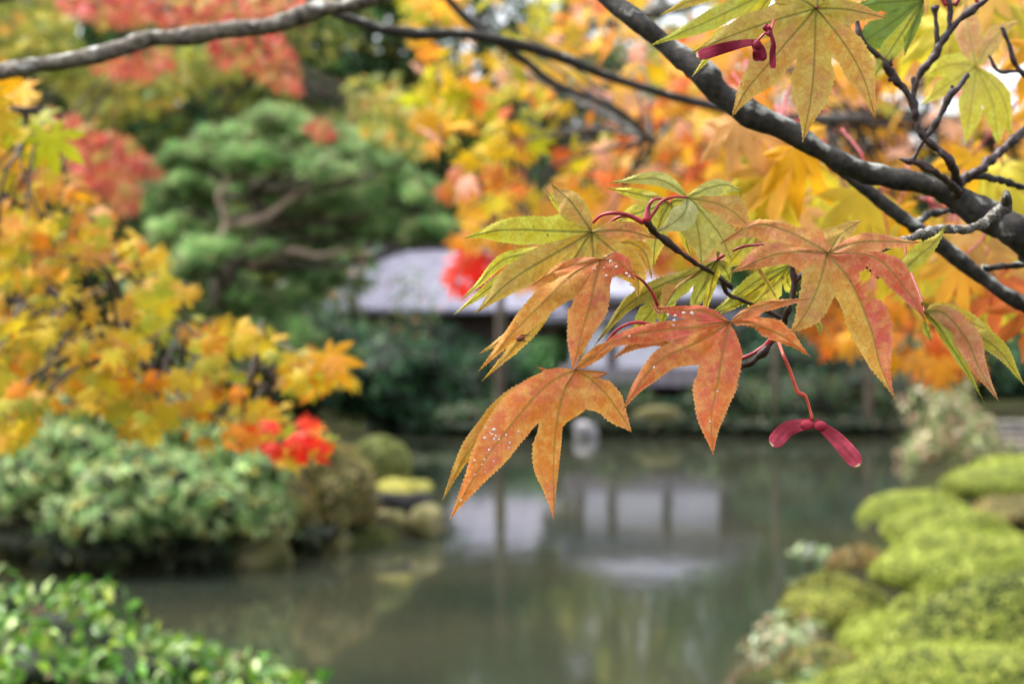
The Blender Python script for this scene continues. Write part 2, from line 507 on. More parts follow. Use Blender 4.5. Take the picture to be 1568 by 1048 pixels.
def water_mat():
    m, n, l = new_mat("pond_water")
    tc = n.new("ShaderNodeTexCoord")
    mp = n.new("ShaderNodeMapping"); mp.inputs["Scale"].default_value = (1, 0.45, 1)
    l.new(tc.outputs["Object"], mp.inputs[0])
    nz = n.new("ShaderNodeTexNoise"); nz.inputs["Scale"].default_value = 3.2; nz.inputs["Detail"].default_value = 3
    l.new(mp.outputs[0], nz.inputs["Vector"])
    b = n.new("ShaderNodeBump"); b.inputs["Strength"].default_value = 0.10; b.inputs["Distance"].default_value = 0.03
    l.new(nz.outputs[0], b.inputs["Height"])
    n2 = n.new("ShaderNodeTexNoise"); n2.inputs["Scale"].default_value = 0.35
    l.new(tc.outputs["Object"], n2.inputs["Vector"])
    c = ramp(n, l, n2.outputs[0], [(0.35, tuple(srgb(46, 53, 43))), (0.65, tuple(srgb(62, 61, 47)))])
    pb = n.new("ShaderNodeBsdfPrincipled")
    l.new(c, pb.inputs["Base Color"])
    pb.inputs["Roughness"].default_value = 0.06
    pb.inputs["IOR"].default_value = 1.333
    pb.inputs["Specular IOR Level"].default_value = 1.0
    l.new(b.outputs[0], pb.inputs["Normal"])
    out = n.new("ShaderNodeOutputMaterial"); l.new(pb.outputs[0], out.inputs[0])
    return m
wx = np.array([(-18, 6, 0), (10, 6, 0), (10, 34.2, 0), (-18, 34.2, 0)], float)
tag(mesh_obj("pond_water", wx, np.array([[0, 1, 2, 3]]), water_mat(), smooth=False), kind="structure")

# ------------------------------------------------------------------ stones
M_stone = noise_mat("grey_stone", [(0.3, tuple(srgb(70, 66, 62))), (0.7, tuple(srgb(140, 134, 126)))], scale=5, bump=0.7)
M_stone_w = noise_mat("pale_stone", [(0.3, tuple(srgb(130, 126, 128))), (0.7, tuple(srgb(180, 174, 178)))], scale=5, bump=0.3)
M_stone_moss = noise_mat("mossy_stone", [(0.3, tuple(srgb(62, 66, 28))), (0.5, tuple(srgb(104, 100, 58))), (0.72, tuple(srgb(138, 126, 96)))], scale=4, bump=0.6)
M_moss = noise_mat("yellow_moss", [(0.3, tuple(srgb(96, 96, 30))), (0.7, tuple(srgb(146, 140, 52)))], scale=9, bump=0.8)
M_slab = noise_mat("dark_slab", [(0.3, tuple(srgb(34, 34, 36))), (0.7, tuple(srgb(84, 80, 82)))], scale=6, bump=0.6)

def ellipsoid(c, r, nu=22, nv=14, lump=0.12, seed=0, flat=None, power=1.0, surf=False):
    rs = np.random.default_rng(seed); ph = rs.uniform(0, 6.28, (6, 3)); fr = rs.uniform(1.2, 4.2, (6, 3))
    V = []
    if surf:
        rs2 = np.random.default_rng(seed); ph = rs2.uniform(0, 6.28, (8, 3)); fr = rs2.uniform(1.5, 6.0, (8, 3))
    for i in range(nv + 1):
        th = math.pi * i / nv
        for j in range(nu):
            a = 2 * math.pi * j / nu
            d = np.array([math.sin(th) * math.cos(a), math.sin(th) * math.sin(a), math.cos(th)])
            s = 1 + lump * sum(math.sin(fr[k, 0] * d[0] + ph[k, 0]) * math.sin(fr[k, 1] * d[1] + ph[k, 1]) * math.cos(fr[k, 2] * d[2] + ph[k, 2]) for k in range(len(ph))) / (1.8 if surf else 1.6)
            p = np.sign(d) * np.abs(d) ** power * s
            if flat is not None: p[2] = min(p[2], flat)
            V.append(np.array(c) + p * np.array(r))
    Fc = []
    for i in range(nv):
        for j in range(nu):
            a, b = i * nu + j, i * nu + (j + 1) % nu
            Fc.append((a, a + nu, b + nu, b))
    return np.array(V), np.array(Fc)

def rock(px, py_base, d, wpx, hpx, mat, label, seed, group=None, power=0.75, flat=None, depth=None):
    c = P(px, py_base, d); w = wpx / F * d / 2; h = hpx / F * d
    base = max(ground_h(c[0], c[1]), -0.3)
    zc = c[2] + h * 0.35
    V, Fc = ellipsoid((c[0], d, zc), (w, depth or w * 0.8, h * 0.65), lump=0.2, seed=seed, power=power, flat=flat)
    o = mesh_obj("rock", V, Fc, mat)
    return tag(o, label, "rock", group)

rock(897, 668, 32.6, 36, 22, M_stone_w, "rounded pale boulder at the far water's edge left of the pavilion base", 1)
rock(1003, 655, 33.6, 90, 30, M_stone_moss, "broad tan rock at the waterline below the pavilion deck", 2)
rock(1085, 655, 33.8, 60, 26, M_stone, "grey rock on the far bank just right of the broad tan one", 3)
rock(1235, 655, 33.6, 46, 24, M_stone_moss, "small mossy rock on the far bank between two slender trunks", 4)
rock(598, 818, 16.0, 60, 34, M_stone_moss, "brown rock at the island tip directly under the mossy slab", 5)
rock(655, 815, 15.9, 54, 40, M_stone_moss, "pale mossy boulder forming the outermost tip of the island", 6)
rock(395, 868, 13.9, 100, 62, M_stone_moss, "low brownish boulder at the waterline under the rhododendrons", 7)
rock(500, 845, 14.8, 70, 30, M_stone_moss, "low flat rock at the foot of the brown-green azalea", 9)

# mossy slab on the island tip
def slab():
    c = P(618, 768, 16.6)
    t = empty("stone_slab", (c[0], c[1], c[2]), "flat dark stone slab with a yellow moss top on the island tip", "rock")
    V, Fc = ellipsoid((c[0], c[1], c[2] + 0.03), (0.27, 0.36, 0.17), lump=0.1, seed=31, power=0.5, flat=0.45)
    mesh_obj("slab", V, Fc, M_slab, t)
    V, Fc = ellipsoid((c[0] - 0.03, c[1], c[2] + 0.115), (0.25, 0.34, 0.085), lump=0.3, seed=32, power=0.95)
    mesh_obj("moss_cushion", V, Fc, M_moss, t)
slab()

# ------------------------------------------------------------------ clipped and loose shrubs
def surf_points(c, r, n, seed, lump=0.12, zmin=-0.6, thick=0.10):
    rs = np.random.default_rng(seed)
    ph = rs.uniform(0, 6.28, (8, 3)); fr = rs.uniform(1.5, 6.0, (8, 3))
    d = rs.normal(size=(int(n * 2.2), 3)); d /= np.linalg.norm(d, axis=1)[:, None]
    d = d[d[:, 2] > zmin][:n]
    s = 1 + lump * sum(np.sin(fr[k, 0] * d[:, 0] + ph[k, 0]) * np.sin(fr[k, 1] * d[:, 1] + ph[k, 1]) * np.cos(fr[k, 2] * d[:, 2] + ph[k, 2]) for k in range(8)) / 1.8
    s = s * (1 - thick * rs.uniform(0, 1, len(d)) ** 2)
    pos = np.array(c) + d * s[:, None] * np.array(r)
    nr = d / np.array(r); nr /= np.linalg.norm(nr, axis=1)[:, None]
    return pos, nr

def shrub(name, label, lobes, pal, n, leaf, tmpl, mat=None, w=None, core=0.86, seed=0, group=None, cat="shrub", lump=0.12, thick=0.12, tipup=0.6, cmat=None, zmin=-0.6, var=0.15, clump=0.2, tight=False):
    """lobes: list of (px, py, rx_px, rz_px, d, ry_m)"""
    rs = np.random.default_rng(seed)
    L0 = lobes[0]; c0 = P(L0[0], L0[1], L0[4])
    gz = float(ground_h(c0[0], c0[1]))
    t = empty(name, (c0[0], c0[1], max(gz, 0)), label, cat, group)
    parts = []; cg = Geo(); area = sum(l[2] * l[3] for l in lobes)
    for k, (px, py, rx, rz, d, ry) in enumerate(lobes):
        c = P(px, py, d); r = (rx / F * d, ry, rz / F * d)
        pos, nr = surf_points(c, r, max(int(n * rx * rz / area), 30), seed * 31 + k, lump=lump, zmin=zmin, thick=thick)
        m = len(pos)
        nd = nr + (0.4 if tight else 0.55) * rand_dirs(m, rs)
        tip = rand_dirs(m, rs) + nr * (0 if tight else 0.5) + np.array([0, 0, 0 if tight else tipup])
        if tight: tip = tip - nr * (tip * nr).sum(1)[:, None] + .25 * nr
        parts.append(cloud_geo(tmpl, pos, nd, tip, leaf * rs.uniform(0.6, 1.35, m), pick(pal, m, w, rs, var) * (1 + clump * np.sin(pos[:, 0] * 9 + seed) * np.sin(pos[:, 1] * 7 + k) * np.cos(pos[:, 2] * 11))[:, None]))
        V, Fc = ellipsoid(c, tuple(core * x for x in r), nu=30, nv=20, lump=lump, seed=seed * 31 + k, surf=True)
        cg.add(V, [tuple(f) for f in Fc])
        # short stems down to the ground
    cg.obj("branches", cmat or M_core, t)  # solid core under the leaves; in the azaleas its dark colour is painted shade
    cloud_obj("foliage", parts, mat or M_green, t)
    return t

Q = quad_template(0.34); OV = oval_template(0.3); OVL = oval_template(0.22)
lime = [srgb(134, 150, 50), srgb(162, 172, 70), srgb(186, 188, 94), srgb(104, 122, 42)]
limew = [.3, .36, .2, .14]
G_AZ = "clipped azalea mounds along the right bank"
def azalea(label, lobes, n, seed, pal=lime, w=limew, leaf=0.026, **k):
    return shrub("azalea_mound", label, lobes, pal, int(n * 1.7), leaf, Q, w=w, seed=seed, group=G_AZ, lump=0.07, thick=0.07, core=0.90, clump=.12, var=.26, tight=True, mat=M_tight, cmat=M_core, **k)
azalea("broadest lime green azalea dome, rising behind the corner mound at the right edge", [(1670, 1095, 385, 238, 9.2, .5)], 13000, 1, leaf=0.024)
azalea("small lime azalea mound wedged between the round ball and the broad dome", [(1362, 985, 74, 48, 10.0, .32)], 3000, 16, leaf=0.024)
azalea("nearest azalea mound, low and lumpy in the bottom right corner", [(1500, 1085, 250, 105, 7.9, .35), (1330, 1100, 150, 72, 8.1, .3)], 10000, 10, leaf=0.022)
azalea("wide domed lime azalea mound in the middle of the right bank", [(1490, 876, 150, 66, 12.4, 0.5)], 7000, 2)
azalea("round darker green azalea ball standing in front at the water's edge", [(1280, 952, 92, 68, 10.9, 0.40)], 5000, 3, pal=[srgb(98, 108, 40), srgb(136, 142, 56), srgb(164, 164, 74), srgb(92, 84, 44)], w=[.3, .35, .2, .15], leaf=.03)
azalea("flat-topped lime azalea mound between the wide dome and the leftmost far mound", [(1454, 826, 104, 50, 15.2, 0.45)], 5000, 4)
azalea("lime azalea mound that reaches farthest out over the water", [(1404, 803, 92, 53, 17.6, 0.45)], 5000, 5)
azalea("shallow lime azalea mound at the right edge below the stone steps", [(1530, 745, 86, 34, 19.5, 0.55)], 4000, 6)
azalea("farthest azalea mound, a low green dome beside the stone steps", [(1560, 722, 70, 24, 23, 0.8)], 3000, 7, leaf=.045)
shrub("azalea_mound", "small russet azalea clump at the waterline behind the round ball", [(1312, 866, 44, 28, 13.6, 0.28)], [srgb(150, 118, 62), srgb(128, 124, 56), srgb(170, 132, 84)], 1800, .035, Q, seed=8, group=G_AZ, zmin=-1)
shrub("azalea_mound", "brownish clipped azalea peeping out between two lime mounds at the right edge", [(1560, 788, 70, 26, 16.5, 0.5)], [srgb(160, 140, 90), srgb(140, 140, 70), srgb(180, 150, 110)], 1800, .04, Q, seed=9, group=G_AZ)
shrub("azalea_mound", "ragged yellow-brown azalea growing out of the bank below the round ball", [(1262, 1035, 70, 44, 9.2, .28)], [srgb(158, 162, 74), srgb(130, 138, 58), srgb(170, 140, 88)], 1800, .028, Q, seed=17, group=G_AZ, zmin=-1, thick=.3)
# pale loose plants by the near water edge
pale = [srgb(150, 172, 126), srgb(112, 142, 92), srgb(186, 196, 160), srgb(84, 112, 60)]
G_PL = "pale-leaved waterside plants on the right bank"
shrub("waterside_plant", "pale-leaved plant in the bottom right corner in front of the nearest mound", [(1450, 1060, 130, 50, 8.0, .25), (1300, 1075, 120, 40, 8.1, .2)], pale, 900, .05, OV, seed=12, group=G_PL, core=.5, zmin=-1, thick=.5, mat=M_gloss, lump=.3)
shrub("waterside_plant", "sprawling pale plant at the water's edge below the azalea ball", [(1205, 1010, 56, 62, 9.7, .25)], [srgb(176, 194, 146), srgb(140, 166, 110), srgb(204, 210, 176), srgb(186, 140, 100)], 800, .045, OV, seed=13, group=G_PL, core=.45, zmin=-1, thick=.7, mat=M_gloss, lump=.35)
shrub("waterside_plant", "little sprig of pale leaves poking out over open water", [(1245, 846, 34, 9, 13.9, .1), (1268, 858, 22, 12, 13.9, .1)], [srgb(186, 200, 150), srgb(206, 206, 196), srgb(126, 160, 90)], 110, .06, OV, seed=14, group=G_PL, core=.3, zmin=-1, thick=.6, mat=M_gloss)
shrub("pale_shrub", "loose cream and pink tinged shrub behind the far azalea mounds", [(1450, 660, 60, 76, 26, .7), (1490, 690, 50, 50, 25.6, .6), (1425, 700, 40, 40, 25.5, .5)],
      [srgb(170, 178, 118), srgb(206, 196, 160), srgb(140, 156, 90), srgb(204, 160, 140), srgb(96, 118, 66)], 2600, .11, OV, seed=15, core=.55, zmin=-1, thick=.6, lump=.3)

# stone steps on the right bank
def steps():
    t = empty("stone_steps", (P(1560, 705, 26.5)[0], 26.5, 0.15), "pale stone steps climbing the right bank beside the cream shrub", "steps")
    for k in range(5):
        c = P(1560, 700, 26.5); g = Geo()
        x0, x1 = c[0] - 0.55 + 0.12 * k, c[0] + 3.0
        y0, y1 = 26 + k * 0.38, 26.5 + k * 0.38 + .2
        z1 = 0.10 + 0.085 * (k + 1); z0 = z1 - 0.5
        V = np.array([(x0, y0, z0), (x1, y0, z0), (x1, y1, z0), (x0, y1, z0), (x0 + .02, y0 + .02, z1), (x1, y0 + .02, z1), (x1, y1 - .02, z1), (x0 + .02, y1 - .02, z1)])
        mesh_obj("step", V, [(0, 1, 5, 4), (1, 2, 6, 5), (2, 3, 7, 6), (3, 0, 4, 7), (4, 5, 6, 7), (3, 2, 1, 0)], M_stone, t, smooth=False)
steps()

# left island planting
rho = [srgb(142, 182, 112), srgb(186, 208, 144), srgb(92, 134, 72), srgb(214, 218, 150), srgb(192, 176, 90)]
rhow = [.32, .24, .24, .12, .08]
G_RH = "pale green rhododendrons on the left island"
def rhodo(label, lobes, n, seed):
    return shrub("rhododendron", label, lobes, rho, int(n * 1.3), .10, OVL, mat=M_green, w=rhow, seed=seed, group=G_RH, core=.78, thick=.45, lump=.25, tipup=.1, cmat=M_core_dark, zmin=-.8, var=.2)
rhodo("pale green rhododendron at the left edge with leaves reaching the frame", [(40, 740, 75, 62, 13.8, .5), (100, 700, 70, 50, 14.2, .5)], 1400, 21)
rhodo("broad central rhododendron with the brightest pale leaf heads on the island", [(230, 755, 130, 66, 13.7, .6), (160, 790, 90, 40, 13.4, .4), (310, 780, 70, 50, 13.6, .4)], 2400, 22)
rhodo("tall rhododendron behind the others, half hidden by the golden maple", [(215, 655, 90, 70, 15.3, .6), (300, 640, 70, 60, 15.6, .6), (120, 640, 60, 50, 15.4, .5)], 2000, 23)
rhodo("right-hand rhododendron leaning towards the brown azalea", [(375, 745, 66, 66, 14.2, .45), (400, 790, 45, 40, 14.0, .35), (350, 690, 60, 40, 14.8, .4)], 1800, 24)
brn = [srgb(150, 148, 82), srgb(122, 126, 68), srgb(180, 160, 100), srgb(186, 142, 102)]
shrub("azalea_mound", "brown-green domed azalea between rhododendron and mossy slab", [(500, 760, 78, 84, 15.3, .55), (440, 790, 50, 60, 14.8, .4)], brn, 5000, .045, Q, w=[.35, .3, .2, .15], seed=25, thick=.2, lump=.12, group="clipped azaleas on the left island", cat="shrub", cmat=M_core_dark)
shrub("azalea_mound", "small clipped olive green ball shrub just behind the mossy slab", [(580, 722, 50, 54, 17.2, .32)], [srgb(140, 146, 78), srgb(166, 168, 98), srgb(112, 120, 58)], 4000, .03, Q, seed=26, thick=.06, lump=.05, core=.93, group="clipped azaleas on the left island", cat="shrub")
for k, (px, py, rx, rz, d) in enumerate([(640, 655, 80, 16, 33.9), (760, 652, 70, 18, 34.0), (850, 650, 46, 20, 34.1), (950, 640, 60, 22, 34.6), (1130, 640, 80, 26, 34.4), (1225, 638, 80, 28, 34.3), (1310, 640, 70, 30, 34.8), (1400, 640, 60, 34, 34.2)]):
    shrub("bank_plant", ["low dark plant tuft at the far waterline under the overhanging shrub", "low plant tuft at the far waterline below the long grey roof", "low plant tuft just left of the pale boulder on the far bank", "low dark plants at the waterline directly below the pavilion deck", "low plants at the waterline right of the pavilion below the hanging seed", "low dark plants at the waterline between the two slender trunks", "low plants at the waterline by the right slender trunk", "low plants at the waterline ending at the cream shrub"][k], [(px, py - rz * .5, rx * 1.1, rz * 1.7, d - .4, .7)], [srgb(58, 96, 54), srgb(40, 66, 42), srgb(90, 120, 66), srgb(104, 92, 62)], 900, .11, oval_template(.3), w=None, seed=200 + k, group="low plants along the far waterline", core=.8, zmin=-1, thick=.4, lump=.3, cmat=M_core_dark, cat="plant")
_bu = shrub("bank_shade_undergrowth", "mixed undergrowth with the shadow line of the far waterline put into its dark colours", [(590 + 42 * k, 655 + 3 * math.sin(k * 2.1), 34, 15 + 5 * math.sin(k * 1.7), 33.15, .35) for k in range(20)], [srgb(34, 56, 34), srgb(26, 40, 28), srgb(52, 78, 42), srgb(84, 70, 48)], 5200, .09, oval_template(.3), w=None, seed=260, core=.85, zmin=-1, thick=.4, lump=.3, cmat=M_core_dark, cat="undergrowth")  # added dark band; leaf colours carry the black shadow line at the water
_bu["kind"] = "stuff"
for k, (px, py, rx, rz, d) in enumerate([(1130, 560, 100, 70, 42), (1270, 560, 110, 75, 43), (1410, 570, 110, 70, 44), (1540, 575, 100, 60, 44), (620, 560, 110, 60, 43)]):
    shrub("evergreen_shrub", ["large dark evergreen in the second row right behind the pavilion's corner", "large dark evergreen in the second row between the slender trunks", "large dark evergreen in the second row left of the garden house", "large dark evergreen in the second row in front of the garden house", "large dark evergreen in the second row in front of the long roof's left end"][k], [(px, py, rx, rz, d, 1.4)], [srgb(30, 62, 42), srgb(44, 84, 52), srgb(22, 44, 32), srgb(66, 104, 64)], 2600, .17, oval_template(.3), w=None, seed=220 + k, group="second row of evergreens on the far bank", core=.85, zmin=-1, thick=.35, lump=.25, cmat=M_core_dark)
shrub("dark_undergrowth", "dark low evergreen growth hanging over the island shore", [(120, 840, 130, 44, 13.5, .35), (300, 835, 120, 46, 13.9, .35), (460, 820, 60, 30, 14.7, .3)], [srgb(58, 66, 36), srgb(40, 50, 30), srgb(92, 84, 48), srgb(72, 92, 52)], 1800, .07, OV, seed=27, thick=.4, lump=.3, core=.8, zmin=-1, cmat=M_core_dark)

# near bush bottom-left
nb = [srgb(104, 160, 48), srgb(146, 184, 54), srgb(70, 124, 48), srgb(180, 196, 76), srgb(160, 180, 116), srgb(134, 104, 84)]
nbw = [.27, .13, .32, .06, .12, .10]
NB = shrub("leafy_bush", "bright green leafy bush in the near bottom left corner", [(60, 1020, 150, 95, 4.0, .3), (230, 1045, 150, 75, 4.0, .28), (380, 1080, 120, 60, 4.0, .22), (-60, 960, 110, 70, 4.1, .3), (160, 1160, 300, 130, 4.0, .3)],
      nb, 4200, .040, OVL, mat=M_gloss, w=nbw, seed=28, thick=.5, lump=.35, core=.62, tipup=.5, cmat=M_core_dark, zmin=-.7, var=.3)

# ------------------------------------------------------------------ far bank planting
dk = [srgb(40, 78, 50), srgb(56, 98, 58), srgb(30, 58, 40), srgb(82, 124, 76)]
dkw = [.33, .27, .25, .15]
G_FB = "dark evergreen shrubs on the far bank"
def fbank(label, lobes, n, seed, pal=dk, w=dkw, leaf=.13):
    return shrub("evergreen_shrub", label, lobes, pal, n, leaf, OV, mat=M_green, w=w, seed=seed, group=G_FB, core=.8, thick=.35, lump=.3, tipup=0, cmat=M_core_dark, zmin=-.9, var=.25)
fbank("big dark evergreen shrub overhanging the water below the pine", [(590, 590, 110, 78, 29.5, 1.2), (520, 560, 90, 70, 30, 1.2)], 3200, 41)
fbank("mid green evergreen shrub left of the pavilion's white stone", [(740, 596, 90, 66, 40, 1.1), (670, 606, 80, 52, 39, .9)], 3200, 42)
fbank("brighter green shrub between the orange leaf and the pavilion post", [(820, 575, 60, 52, 41, .9)], 1800, 43, pal=[srgb(104, 166, 92), srgb(76, 130, 72), srgb(128, 184, 108)], w=None)
fbank("low shrub at the water in front of the pavilion deck", [(1075, 638, 100, 28, 34.5, .5)], 1500, 44)
fbank("dark rounded shrub right of the pavilion under the hanging seed", [(1180, 590, 90, 75, 36, 1.2), (1150, 640, 60, 30, 34.6, .6)], 3000, 45)
fbank("very dark shrub behind the right slender trunk", [(1290, 580, 80, 80, 37, 1.2)], 2400, 46, pal=[srgb(24, 48, 34), srgb(38, 70, 46), srgb(18, 34, 26)], w=None)
fbank("olive green shrub at the foot of the right slender trunk", [(1350, 640, 60, 46, 34.6, .8)], 1800, 47, pal=[srgb(98, 108, 46), srgb(70, 90, 42), srgb(122, 116, 60)], w=None)
fbank("blue-green shrub in the gap before the cream shrub", [(1390, 590, 56, 66, 35, .9), (1470, 560, 90, 50, 36, 1.)], 2400, 48, pal=[srgb(66, 110, 70), srgb(46, 82, 56), srgb(120, 150, 100)], w=None)
fbank("tall dark shrub at the left end of the far bank", [(420, 560, 120, 100, 28.5, 1.4), (300, 580, 100, 100, 28, 1.4)], 3200, 49)

# ------------------------------------------------------------------ buildings
def tile_mat(a=(136, 134, 156), b_=(180, 177, 196)):
    m, n, l = new_mat("grey_roof_tiles")
    tc = n.new("ShaderNodeTexCoord")
    w1 = n.new("ShaderNodeTexWave"); w1.wave_type = 'BANDS'; w1.bands_direction = 'X'; w1.inputs["Scale"].default_value = 1.6
    w2 = n.new("ShaderNodeTexWave"); w2.wave_type = 'BANDS'; w2.bands_direction = 'Z'; w2.wave_profile = 'SAW'; w2.inputs["Scale"].default_value = 2.2
    l.new(tc.outputs["Object"], w1.inputs[0]); l.new(tc.outputs["Object"], w2.inputs[0])
    nz = n.new("ShaderNodeTexNoise"); nz.inputs["Scale"].default_value = 2.5; nz.inputs["Detail"].default_value = 5
    l.new(tc.outputs["Object"], nz.inputs[0])
    c = ramp(n, l, nz.outputs[0], [(0.3, tuple(srgb(*a))), (0.7, tuple(srgb(*b_)))])
    ad = n.new("ShaderNodeMath"); ad.operation = 'ADD'; l.new(w1.outputs["Fac"], ad.inputs[0]); l.new(w2.outputs["Fac"], ad.inputs[1])
    b = n.new("ShaderNodeBump"); b.inputs["Strength"].default_value = 0.5; b.inputs["Distance"].default_value = 0.03
    l.new(ad.outputs[0], b.inputs["Height"])
    pb = n.new("ShaderNodeBsdfPrincipled"); pb.inputs["Roughness"].default_value = 0.35
    l.new(c, pb.inputs["Base Color"]); l.new(b.outputs[0], pb.inputs["Normal"])
    out = n.new("ShaderNodeOutputMaterial"); l.new(pb.outputs[0], out.inputs[0])
    return m
M_tile = tile_mat()
M_tile_d = tile_mat((112, 112, 130), (156, 156, 174))
M_wood = noise_mat("dark_weathered_wood", [(0.3, tuple(srgb(52, 44, 42))), (0.7, tuple(srgb(92, 80, 76)))], scale=3, stretch=(1, 1, 8), bump=.3)
M_deck = noise_mat("grey_deck_wood", [(0.3, tuple(srgb(112, 104, 116))), (0.7, tuple(srgb(150, 142, 150)))], scale=3, stretch=(6, 1, 1), bump=.3)
M_plaster = noise_mat("white_plaster", [(0.3, tuple(srgb(225, 225, 240))), (0.7, tuple(srgb(242, 240, 250)))], scale=3, bump=.1)
M_brownwall = noise_mat("brown_clay_wall", [(0.3, tuple(srgb(84, 72, 60))), (0.7, tuple(srgb(118, 102, 84)))], scale=2, bump=.2)

def box(g, x0, x1, y0, y1, z0, z1):
    V = np.array([(x0, y0, z0), (x1, y0, z0), (x1, y1, z0), (x0, y1, z0), (x0, y0, z1), (x1, y0, z1), (x1, y1, z1), (x0, y1, z1)], float)
    g.add(V, [(0, 1, 5, 4), (1, 2, 6, 5), (2, 3, 7, 6), (3, 0, 4, 7), (4, 5, 6, 7), (3, 2, 1, 0)])
def bx(name, mat, parent, *a):
    g = Geo(); box(g, *a); return g.obj(name, mat, parent, smooth=False)

def roof_geo(x0, x1, y0, y1, ze, zr, inset, th=0.12, n=10):
    """hipped roof with a slight sag towards the eaves"""
    yc = (y0 + y1) / 2
    rings = []
    for k in range(n + 1):
        t = k / n; s = t
        z = ze + (zr - ze) * (t ** 1.25)
        rings.append([(x0 + inset * s, y0 + (yc - y0) * s, z), (x1 - inset * s, y0 + (yc - y0) * s, z), (x1 - inset * s, y1 - (y1 - yc) * s, z), (x0 + inset * s, y1 - (y1 - yc) * s, z)])
    V = [p for r in rings for p in r]; Fc = []
    for k in range(n):
        for j in range(4):
            a, b = k * 4 + j, k * 4 + (j + 1) % 4
            Fc.append((a, b, b + 4, a + 4))
    b0 = len(V)
    V += [(x0, y0, ze - th), (x1, y0, ze - th), (x1, y1, ze - th), (x0, y1, ze - th)]
    for j in range(4): Fc.append((b0 + j, b0 + (j + 1) % 4, (j + 1) % 4, j))
    Fc.append((b0 + 3, b0 + 2, b0 + 1, b0))
    return np.array(V, float), Fc

def Z(py, d): return H - (py - 524) / F * d
def Xp(px, d): return (px - 784) / F * d
# pavilion at the water's edge (distance 36)
def pavilion():
    d = 36.0; x0, x1 = Xp(888, d), Xp(1112, d)
    t = empty("pavilion", ((x0 + x1) / 2, d, 0.3), "low wooden pavilion with white panels and grey tiled roof across the pond", "building")
    V, Fc = roof_geo(x0 - 0.7, x1 + 0.7, d - 0.45, d + 5.2, Z(478, d) - .06, Z(462, d), .7)
    lr = mesh_obj("lower_roof", V, Fc, M_tile_d, t, smooth=False)
    V, Fc = roof_geo(x0 - 0.35, x1 + 0.35, d - 0.2, d + 4.7, Z(452, d), Z(405, d + 2), 1.6)
    rf = mesh_obj("roof", V, Fc, M_tile_d, t, smooth=False)
    zr = Z(405, d + 2); bx("ridge", M_wood, rf, x0 + .9, x1 - .9, d + 1.93, d + 2.17, zr - .05, zr + .12)
    bx("eave_board", M_wood, rf, x0 - 0.25, x1 + 0.25, d - 0.15, d - 0.1, Z(462, d) - 0.1, Z(452, d) - 0.124)
    zt, zb, zd = Z(487, d), Z(563, d), Z(590, d)
    bx("beam", M_wood, t, x0, x1, d - 0.06, d + .1, zt, zt + 0.3)
    posts = [888, 937, 1022, 1108]
    for px in posts:
        bx("post", M_wood, t, Xp(px, d) - .08, Xp(px, d) + .08, d - .08, d + .08, 0.2, zt)
    for a, b in zip(posts[:-1], posts[1:]):
        xa, xb = Xp(a, d) + .083, Xp(b, d) - .083
        bx("wall_panel", M_plaster, t, xa, xb, d + .0, d + .05, zb, zt - .003)
    bx("back_wall", M_brownwall, t, x0, x1, d + 4, d + 4.1, .3, zt + .2)
    bx("side_wall", M_plaster, t, x1 - .05, x1 + .05, d + .12, d + 3.99, zb, zt)
    bx("side_wall", M_plaster, t, x0 - .05, x0 + .05, d + .12, d + 3.99, zb, zt)
    bx("deck", M_deck, t, x0 - .3, x1 + .3, d - .8, d + 4.2, zd, zb - .003)
    for px in (885, 960, 1040, 1112):
        bx("deck_pile", M_wood, t, Xp(px, d) - .07, Xp(px, d) + .07, d - .6, d - .46, .1, zd - .003)
pavilion()
def far_house():
    d = 52.0; x0, x1 = Xp(515, d), Xp(850, d)
    t = empty("temple_house", ((x0 + x1) / 2, d + 2, 0.8), "long brown-walled house with a pale grey tiled roof behind the pine", "building")
    V, Fc = roof_geo(x0 - .5, x1 + .5, d - 1.2, d + 7, Z(474, d), Z(380, d + 3), 1.2)
    rf = mesh_obj("roof", V, Fc, M_tile, t, smooth=False)
    zr = Z(380, d + 3); bx("ridge", M_wood, rf, x0 + .75, x1 - .75, d + 2.75, d + 3.05, zr - .05, zr + .2)
    bx("wall", M_brownwall, t, x0, x1, d, d + 6, .6, Z(474, d) - .1)
    for px in (530, 600, 680, 760, 830):
        bx("post", M_wood, t, Xp(px, d) - .12, Xp(px, d) + .12, d - .15, d - .003, .6, Z(474, d) - .1)
    for a, b in ((610, 670), (690, 750)):
        bx("shutter", M_wood, t, Xp(a, d), Xp(b, d), d - .08, d - .004, 1.0, Z(492, d))
far_house()
def right_house():
    d = 50.0; x0, x1 = Xp(1505, d), Xp(1800, d)
    t = empty("garden_house", ((x0 + x1) / 2, d + 2, 0.8), "pale walled garden house half seen at the right edge beyond the cream shrub", "building")
    V, Fc = roof_geo(x0 - .6, x1 + .6, d - 1, d + 6, Z(570, d) + 1.6, Z(470, d + 3) + 1.4, 1.2)
    mesh_obj("roof", V, Fc, M_tile, t, smooth=False)
    bx("wall", M_plaster, t, x0, x1, d, d + 5, .3, Z(570, d) + 1.5)
    bx("door", M_wood, t, x0 + 1.2, x0 + 2.2, d - .03, d - .003, .8, 2.6)
right_house()

